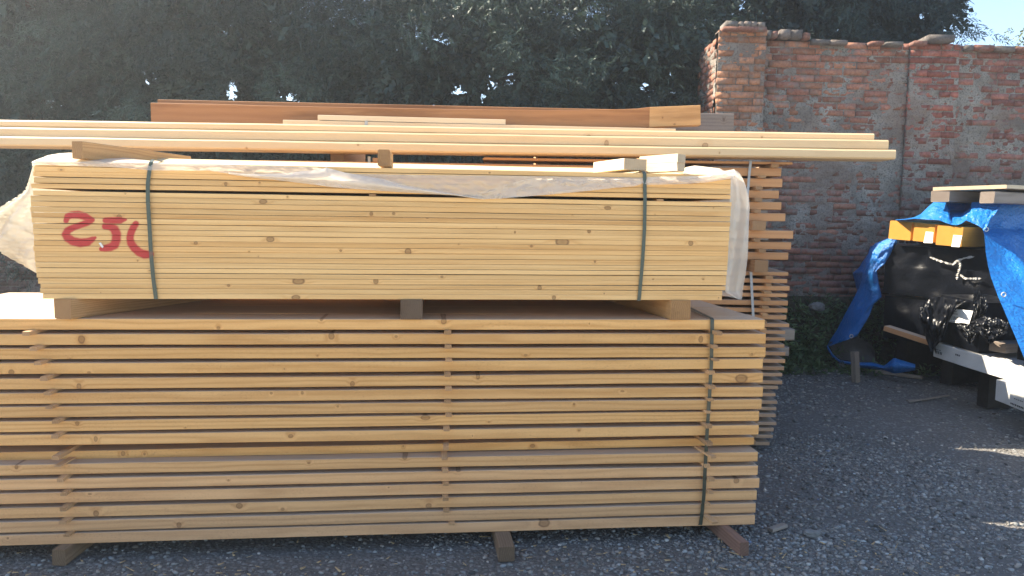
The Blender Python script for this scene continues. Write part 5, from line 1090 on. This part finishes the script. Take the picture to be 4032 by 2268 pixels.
def prints(o, spans, W=0.006):
    vs, fs = [], []; r = random.Random(4)
    for x0, x1, z0, z1, kind in spans:
        x = x0
        while x < x1:
            w = r.uniform(0.004, 0.012) if kind == 'bar' else r.uniform(0.012, 0.02); n0 = len(vs)
            vs += [(x, -0.0075, z0), (x + w, -0.0075, z0), (x + w, -0.0075, z1), (x, -0.0075, z1)]; fs.append((n0, n0 + 1, n0 + 2, n0 + 3)); x += w + r.uniform(0.004, 0.01)
    link('print', mesh('print', vs, fs, 'ink'), o)
prints(w1, [(0.03, 0.10, 0.035, 0.06, 'bar'), (0.03, 0.09, 0.068, 0.074, 't')]); prints(w1, [(0.26, 0.31, 0.07, 0.085, 't')]); prints(w2, [(0.22, 0.4, 0.022, 0.034, 't'), (0.26, 0.36, 0.07, 0.076, 't')])
for k, (dist, lab) in enumerate([(0.35, 'dark block under the left end of the white wrapped packs'), (1.3, 'dark block under the middle of the white wrapped packs')]):
    p = a1 + d1 * dist + n1 * 0.26; zt = p[2]
    bar('pile_bearer', (p[0], p[1], 0), (p[0] + 0.22, p[1] + 0.03, 0), 0.12, zt - 0.012, 'shade_wood', lab, 'bearer', 'bearers under the covered pile')
for k, (dist, lab) in enumerate([(0.5, 'dark block hidden under the lower white wrapped pack, rear one'), (1.6, 'dark block hidden under the lower white wrapped pack, front one')]):
    p = a2 + d2 * dist + n2 * 0.2; bar('pile_bearer', (p[0], p[1], 0), (p[0] + 0.18, p[1] + 0.03, 0), 0.12, p[2] - 0.012, 'shade_wood', lab, 'bearer', 'bearers under the covered pile')
# bearer end and plank resting on the white pack
a, b, c = on_y(*kb(2098, 715), 5.95), on_y(*kb(2342, 798), 5.85), on_y(*kb(2105, 600), 5.95)
b[2] = a[2] = a1[2] + (on_y(*kb(1490, 600), 6.5)[2] - a1[2]) + 0.012
dd = Vector((0.95, 0.31, 0)); W = float(np.linalg.norm(b - a)); T = float(c[2] - on_y(*kb(2098, 715), 5.95)[2])
o = link('squared_timber', bar_mesh('squared_timber', 1.4, W, T, 'weathered', ch=0.004, wob=0.001, seed=71, endwob=0.003)); place(o, b, Vector(b) + dd); tag(o, 'squared timber with sawn end resting on the upper white wrapped pack', 'timber')
a, b = on_y(*kb(860, 470), 7.0), on_y(*kb(1440, 660), 6.62); T = on_y(*kb(880, 410), 7.0)[2] - a[2]
bar('shaded_plank', a, b, 0.1, T, 'orange_board', 'brownish plank in the dark, running down to the white wrapped pack', 'plank', ch=0.003)
# timbers lying on top of the tarpaulin
for i, (tl, tr, bl, br, out, L, lab) in enumerate([((1462, 150), (1685, 152), (1440, 280), (1660, 292), 0.02, 2.2, 'grey squared timber on top of the blue tarpaulin, left one'), ((2040, 165), (2232, 165), (2035, 300), (2222, 308), 0.10, 2.0, 'grey squared timber on top of the blue tarpaulin, right nearer one')]):
    a, b, c, d = [pp(*ka(*t), out) for t in (tl, tr, bl, br)]; W = float(np.linalg.norm((d - c)[:2])); T = float(b[2] - d[2])
    o = link('squared_timber', bar_mesh('squared_timber', L, W, T, 'weathered', ch=0.008, wob=0.002, seed=81 + i, endwob=0.006)); dv = (c - d); dv[2] = 0; dv /= np.linalg.norm(dv); x_ = Vector(PU); y_ = Vector(dv); z_ = Vector((0, 0, 1))
    o.matrix_world = Matrix(((x_.x, y_.x, 0, d[0]), (x_.y, y_.y, 0, d[1]), (0, 0, 1, d[2]), (0, 0, 0, 1))); tag(o, lab, 'timber', 'timbers on the tarpaulin')
    if i == 0: topz = d[2] + T
a = pp(*ka(1466, 140), 0.02); b = pp(*ka(1680, 140), 0.02); W = float(np.linalg.norm((b - a)[:2])) + 0.5
o = link('grey_plank', bar_mesh('grey_plank', 2.2, W, 0.032, 'lath', ch=0.003, wob=0.001, seed=85)); o['tint'] = 0.2
A = a + PV * W; o.matrix_world = Matrix(((PU[0], -PV[0], 0, A[0]), (PU[1], -PV[1], 0, A[1]), (0, 0, 1, topz + 0.001), (0, 0, 0, 1))); tag(o, 'thin pale plank lying over the two grey timbers on the tarpaulin', 'plank')
# the blue tarpaulin: one mesh of folded sheets
tv, tf, tm = [], [], []
def tadd(P, mi=0):
    P = np.asarray(P, float); nu, nv = P.shape[:2]; base = len(tv); tv.extend(P.reshape(-1, 3).tolist())
    for i in range(nu - 1):
        for j in range(nv - 1): a = base + i * nv + j; tf.append((a, a + 1, a + nv + 1, a + nv)); tm.append(mi)
LOWT = [(1010, 516), (1130, 510), (1240, 498), (1380, 508), (1540, 515), (1620, 548), (1690, 572), (1760, 578), (1820, 556), (1868, 516), (1930, 545), (2000, 575), (2060, 612), (2085, 650)]
UPT = [(1010, 508), (1130, 500), (1240, 480), (1320, 440), (1400, 360), (1480, 290), (1580, 290), (1655, 295), (1672, 330), (1640, 400), (1720, 425), (1830, 434), (1880, 395), (1925, 370), (1935, 296), (2060, 296), (2180, 318), (2240, 330), (2310, 306)]
nU = 84; P = []
for i in range(nU + 1):
    u = i / nU; lo = np.array([np.interp(u, np.linspace(0, 1, len(LOWT)), [p[k] for p in LOWT]) for k in (0, 1)]); upq = np.array([np.interp(u, np.linspace(0, 1, len(UPT)), [p[k] for p in UPT]) for k in (0, 1)]); row = []
    for j in range(13):
        v = j / 12; q = lerp(lo, upq, v); w = abs(fbm(np.array([[u * 16 + v, v * 3.5]]), 71, 4)[0] - .46) * 0.10
        row.append(pp(*ka(*q), 0.085 - 0.30 * v ** 1.2 + w * (0.4 + v * 0.6)))
    top = row[-1]
    for k in range(1, 4): row.append(top + PU * 0.3 * k + Z3 * (0.01 * k))
    P.append(row)
tadd(P)
# big right-hand sheet falling towards the camera
RL = [(3945, 801, 6.78), (3868, 897, 6.66), (3876, 926, 6.55), (3881, 991, 6.4), (3890, 1045, 6.25), (3901, 1090, 6.1), (3930, 1168, 5.85), (3953, 1221, 5.65), (3982, 1289, 5.45), (4008, 1350, 5.28), (4032, 1408, 5.12), (4075, 1500, 4.9), (4100, 1560, 4.8)]
P = []; nv = 60
for j in range(nv + 1):
    t = j / nv * (len(RL) - 1); k = min(int(t), len(RL) - 2); f_ = t - k; e = lerp(on_y(*RL[k]), on_y(*RL[k + 1]), f_); row = []
    for i in range(31):
        s = i / 30; fold = 0.07 * math.exp(-((s - 0.10 - 0.36 * (j / nv)) / 0.05) ** 2) * min(1, j / nv * 4)
        w = (fbm(np.array([[s * 4, j / 13]]), 91, 4)[0] - .47) * 0.10 * min(1, s * 5) + abs(fbm(np.array([[s * 9 + j / 30, j / 9]]), 95, 3)[0] - .46) * 0.06 * min(1, s * 6)
        q = e + np.array([1.5, 0.42, 0]) * s + np.array([-0.35, -0.9, 0.1]) * (w + fold) + np.array([0.1, 0.6, 0]) * (s ** 2) * 0.3
        if j == 0: q = e + np.array([1.5, 0.42, 0.02]) * s
        row.append(q)
    P.append(row)
tadd(P)
Pt = np.array(P)[0]; back_ = [[q, q + PU * 0.2 + Z3 * 0.0 + np.array([-0.02, 0.35, 0.0]), q + np.array([0.2, 1.0, -0.02])] for q in Pt]; tadd(back_)
# left-hand wing sagging to the ground
OUTW = [ka(905, 738) + (7.62,), ka(760, 800) + (7.68,), ka(690, 900) + (7.72,), ka(640, 1010) + (7.76,), ka(610, 1160) + (7.80,), ka(585, 1290) + (7.84,), ka(510, 1449) + (7.90,), kb(400, 250) + (7.96,), kb(300, 450) + (8.02,), kb(200, 605) + (8.06,), kb(180, 660) + (8.06,)]
INW = [ka(1030, 760) + (7.50,), ka(1000, 860) + (7.5,), ka(930, 960) + (7.5,), ka(880, 1050) + (7.5,), ka(780, 1130) + (7.52,), ka(800, 1260) + (7.55,), ka(840, 1449) + (7.55,), kb(740, 160) + (7.58,), kb(685, 300) + (7.6,), kb(540, 540) + (7.66,), kb(330, 585) + (7.8,)]
P = []; nv = 50
for j in range(nv + 1):
    t = j / nv * (len(OUTW) - 1); k = min(int(t), len(OUTW) - 2); f_ = t - k; a = lerp(on_y(*OUTW[k]), on_y(*OUTW[k + 1]), f_); b = lerp(on_y(*INW[k]), on_y(*INW[k + 1]), f_); row = []
    for i in range(15):
        s = i / 14; q = lerp(a, b, s); w = 0.10 * math.sin(s * math.pi) + (fbm(np.array([[s * 3 + j / 9, j / 6 - s]]), 44, 4)[0] - .46) * 0.16 * min(1, 4 * min(s, 1 - s) + 0.2)
        row.append(q + np.array([-0.25, -0.95, 0]) * w)
    for i in range(1, 7): row.append(b + np.array([0.05, 0.22, 0]) * i + Z3 * (-0.02 * i))
    P.append(row)
tadd(P)
# grey underside of the turned-up lower corner and the hem lying on the ground
UT = [kb(200, 612), kb(360, 575), kb(540, 545), kb(650, 600), kb(720, 640), kb(760, 720)]; UB = [kb(250, 760), kb(350, 825), kb(450, 838), kb(600, 850), kb(700, 850), kb(760, 850)]
P = []
for i in range(31):
    u = i / 30; t = np.array([np.interp(u, np.linspace(0, 1, 6), [p[k] for p in UT]) for k in (0, 1)]); b = np.array([np.interp(u, np.linspace(0, 1, 6), [p[k] for p in UB]) for k in (0, 1)]); row = []
    for j in range(11):
        v = j / 10; q = lerp(t, b, v); row.append(on_y(q[0], q[1], 7.98 - 0.3 * u + 0.12 * math.sin(v * math.pi) - 0.12 * abs(fbm(np.array([[u * 5, v * 2]]), 66, 3)[0] - .45)))
    P.append(row)
tadd(P, 1)
HT = [kb(178, 640), kb(250, 760), kb(330, 830), kb(480, 852), kb(600, 856), kb(740, 858), kb(870, 900), kb(990, 800), kb(1250, 880)]; HB_ = [kb(178, 700), kb(240, 800), kb(330, 860), kb(480, 900), kb(600, 925), kb(740, 938), kb(860, 950), kb(990, 995), kb(1250, 955)]
P = []
for i in range(55):
    u = i / 54; t = np.array([np.interp(u, np.linspace(0, 1, 9), [p[k] for p in HT]) for k in (0, 1)]); b = np.array([np.interp(u, np.linspace(0, 1, 9), [p[k] for p in HB_]) for k in (0, 1)]); Z = float(np.interp(u, [0, 0.2, 1], [8.02, 7.86, 7.2])); row = []
    for j in range(7):
        v = j / 6; q = lerp(t, b, v); row.append(on_y(q[0], q[1], Z - 0.08 * math.sin(v * math.pi) - 0.06 * (fbm(np.array([[u * 12, v * 2]]), 67, 3)[0])))
    P.append(row)
tadd(P, 0)
tv = [(x, y, max(z, 0.012)) for x, y, z in tv]
tarp = link('tarpaulin', mesh('tarpaulin', tv, tf, ['tarp', 'tarp_inner'], tm, True)); tag(tarp, 'crumpled blue tarpaulin with metal eyelets covering the timber pile at the right', 'tarpaulin')
for i, (q, Z) in enumerate([(ka(2092, 628), 6.58), (ka(2298, 1416), 5.83), (kb(463, 528), 7.68), (ka(1545, 492), 6.95), (ka(1862, 474), 6.8)]):
    p = on_y(*q, Z); bm = bmesh.new(); vs_ = []
    n = 14; R1, R2 = (0.017, 0.005) if i not in (3, 4) else (0.012, 0.004)
    for k in range(n):
        a = 6.2832 * k / n
        for m_ in range(6): b = 6.2832 * m_ / 6; vs_.append(bm.verts.new(((R1 + R2 * math.cos(b)) * math.cos(a), R2 * math.sin(b), (R1 + R2 * math.cos(b)) * math.sin(a))))
    for k in range(n):
        for m_ in range(6): bm.faces.new((vs_[k * 6 + m_], vs_[((k + 1) % n) * 6 + m_], vs_[((k + 1) % n) * 6 + (m_ + 1) % 6], vs_[k * 6 + (m_ + 1) % 6]))
    me = bpy.data.meshes.new('eyelet'); bm.to_mesh(me); bm.free(); me.materials.append(M['grommet']); e = link('eyelet', me, tarp); e.location = p + np.array([-0.02, -0.06, 0])

# ------------------------------------------------------------------ daylight
AZ, EL = math.radians(65), math.radians(40)     # the sun stands ahead and to the left
SD = Vector((-math.sin(AZ) * math.cos(EL), math.cos(AZ) * math.cos(EL), math.sin(EL)))
sl = bpy.data.lights.new('sun', 'SUN'); sl.energy = 5.0; sl.angle = math.radians(0.5); sl.color = (1.0, 0.88, 0.70)
so = bpy.data.objects.new('sun', sl); COL.objects.link(so); so.location = (-6, 4, 8); so.rotation_euler = SD.to_track_quat('Z', 'Y').to_euler()
w = bpy.data.worlds.new('World'); SC.world = w; w.use_nodes = True; nt = w.node_tree; nt.nodes.clear()
sky = nt.nodes.new('ShaderNodeTexSky'); sky.sky_type = 'NISHITA'; sky.sun_disc = False; sky.sun_elevation = EL; sky.sun_rotation = -AZ; sky.dust_density = 0.6; sky.air_density = 1.0; sky.ozone_density = 1.0; sky.altitude = 300
bg = nt.nodes.new('ShaderNodeBackground'); bg.inputs['Strength'].default_value = 0.09; wo = nt.nodes.new('ShaderNodeOutputWorld')
nt.links.new(sky.outputs[0], bg.inputs[0]); nt.links.new(bg.outputs[0], wo.inputs[0])
vs_ = SC.view_settings; vs_.view_transform = 'Standard'; vs_.look = 'None'; vs_.exposure = 1.95; vs_.gamma = 1.0
hz = NT('glare_veil'); pv = hz.n('ShaderNodeVolumePrincipled'); pv.inputs['Color'].default_value = (0.86, 0.93, 1.0, 1); pv.inputs['Density'].default_value = 0.0037; pv.inputs['Anisotropy'].default_value = 0.6  # thin volume added to imitate the pale veil of lens glare
hz.t.links.new(pv.outputs[0], hz.out.inputs['Volume']); hx0, hx1, hy0, hy1, hz0, hz1 = -40, 40, -30, 40, -1.1, 9.0
hv = [(x, y, z) for z in (hz0, hz1) for y in (hy0, hy1) for x in (hx0, hx1)]
ho = link('glare_veil', mesh('glare_veil', hv, [(0, 2, 3, 1), (4, 5, 7, 6), (0, 1, 5, 4), (2, 6, 7, 3), (0, 4, 6, 2), (1, 3, 7, 5)], [hz.m])); ho['kind'] = 'stuff'
SC.cycles.max_bounces = 6; SC.cycles.transparent_max_bounces = 12; SC.cycles.use_denoising = True
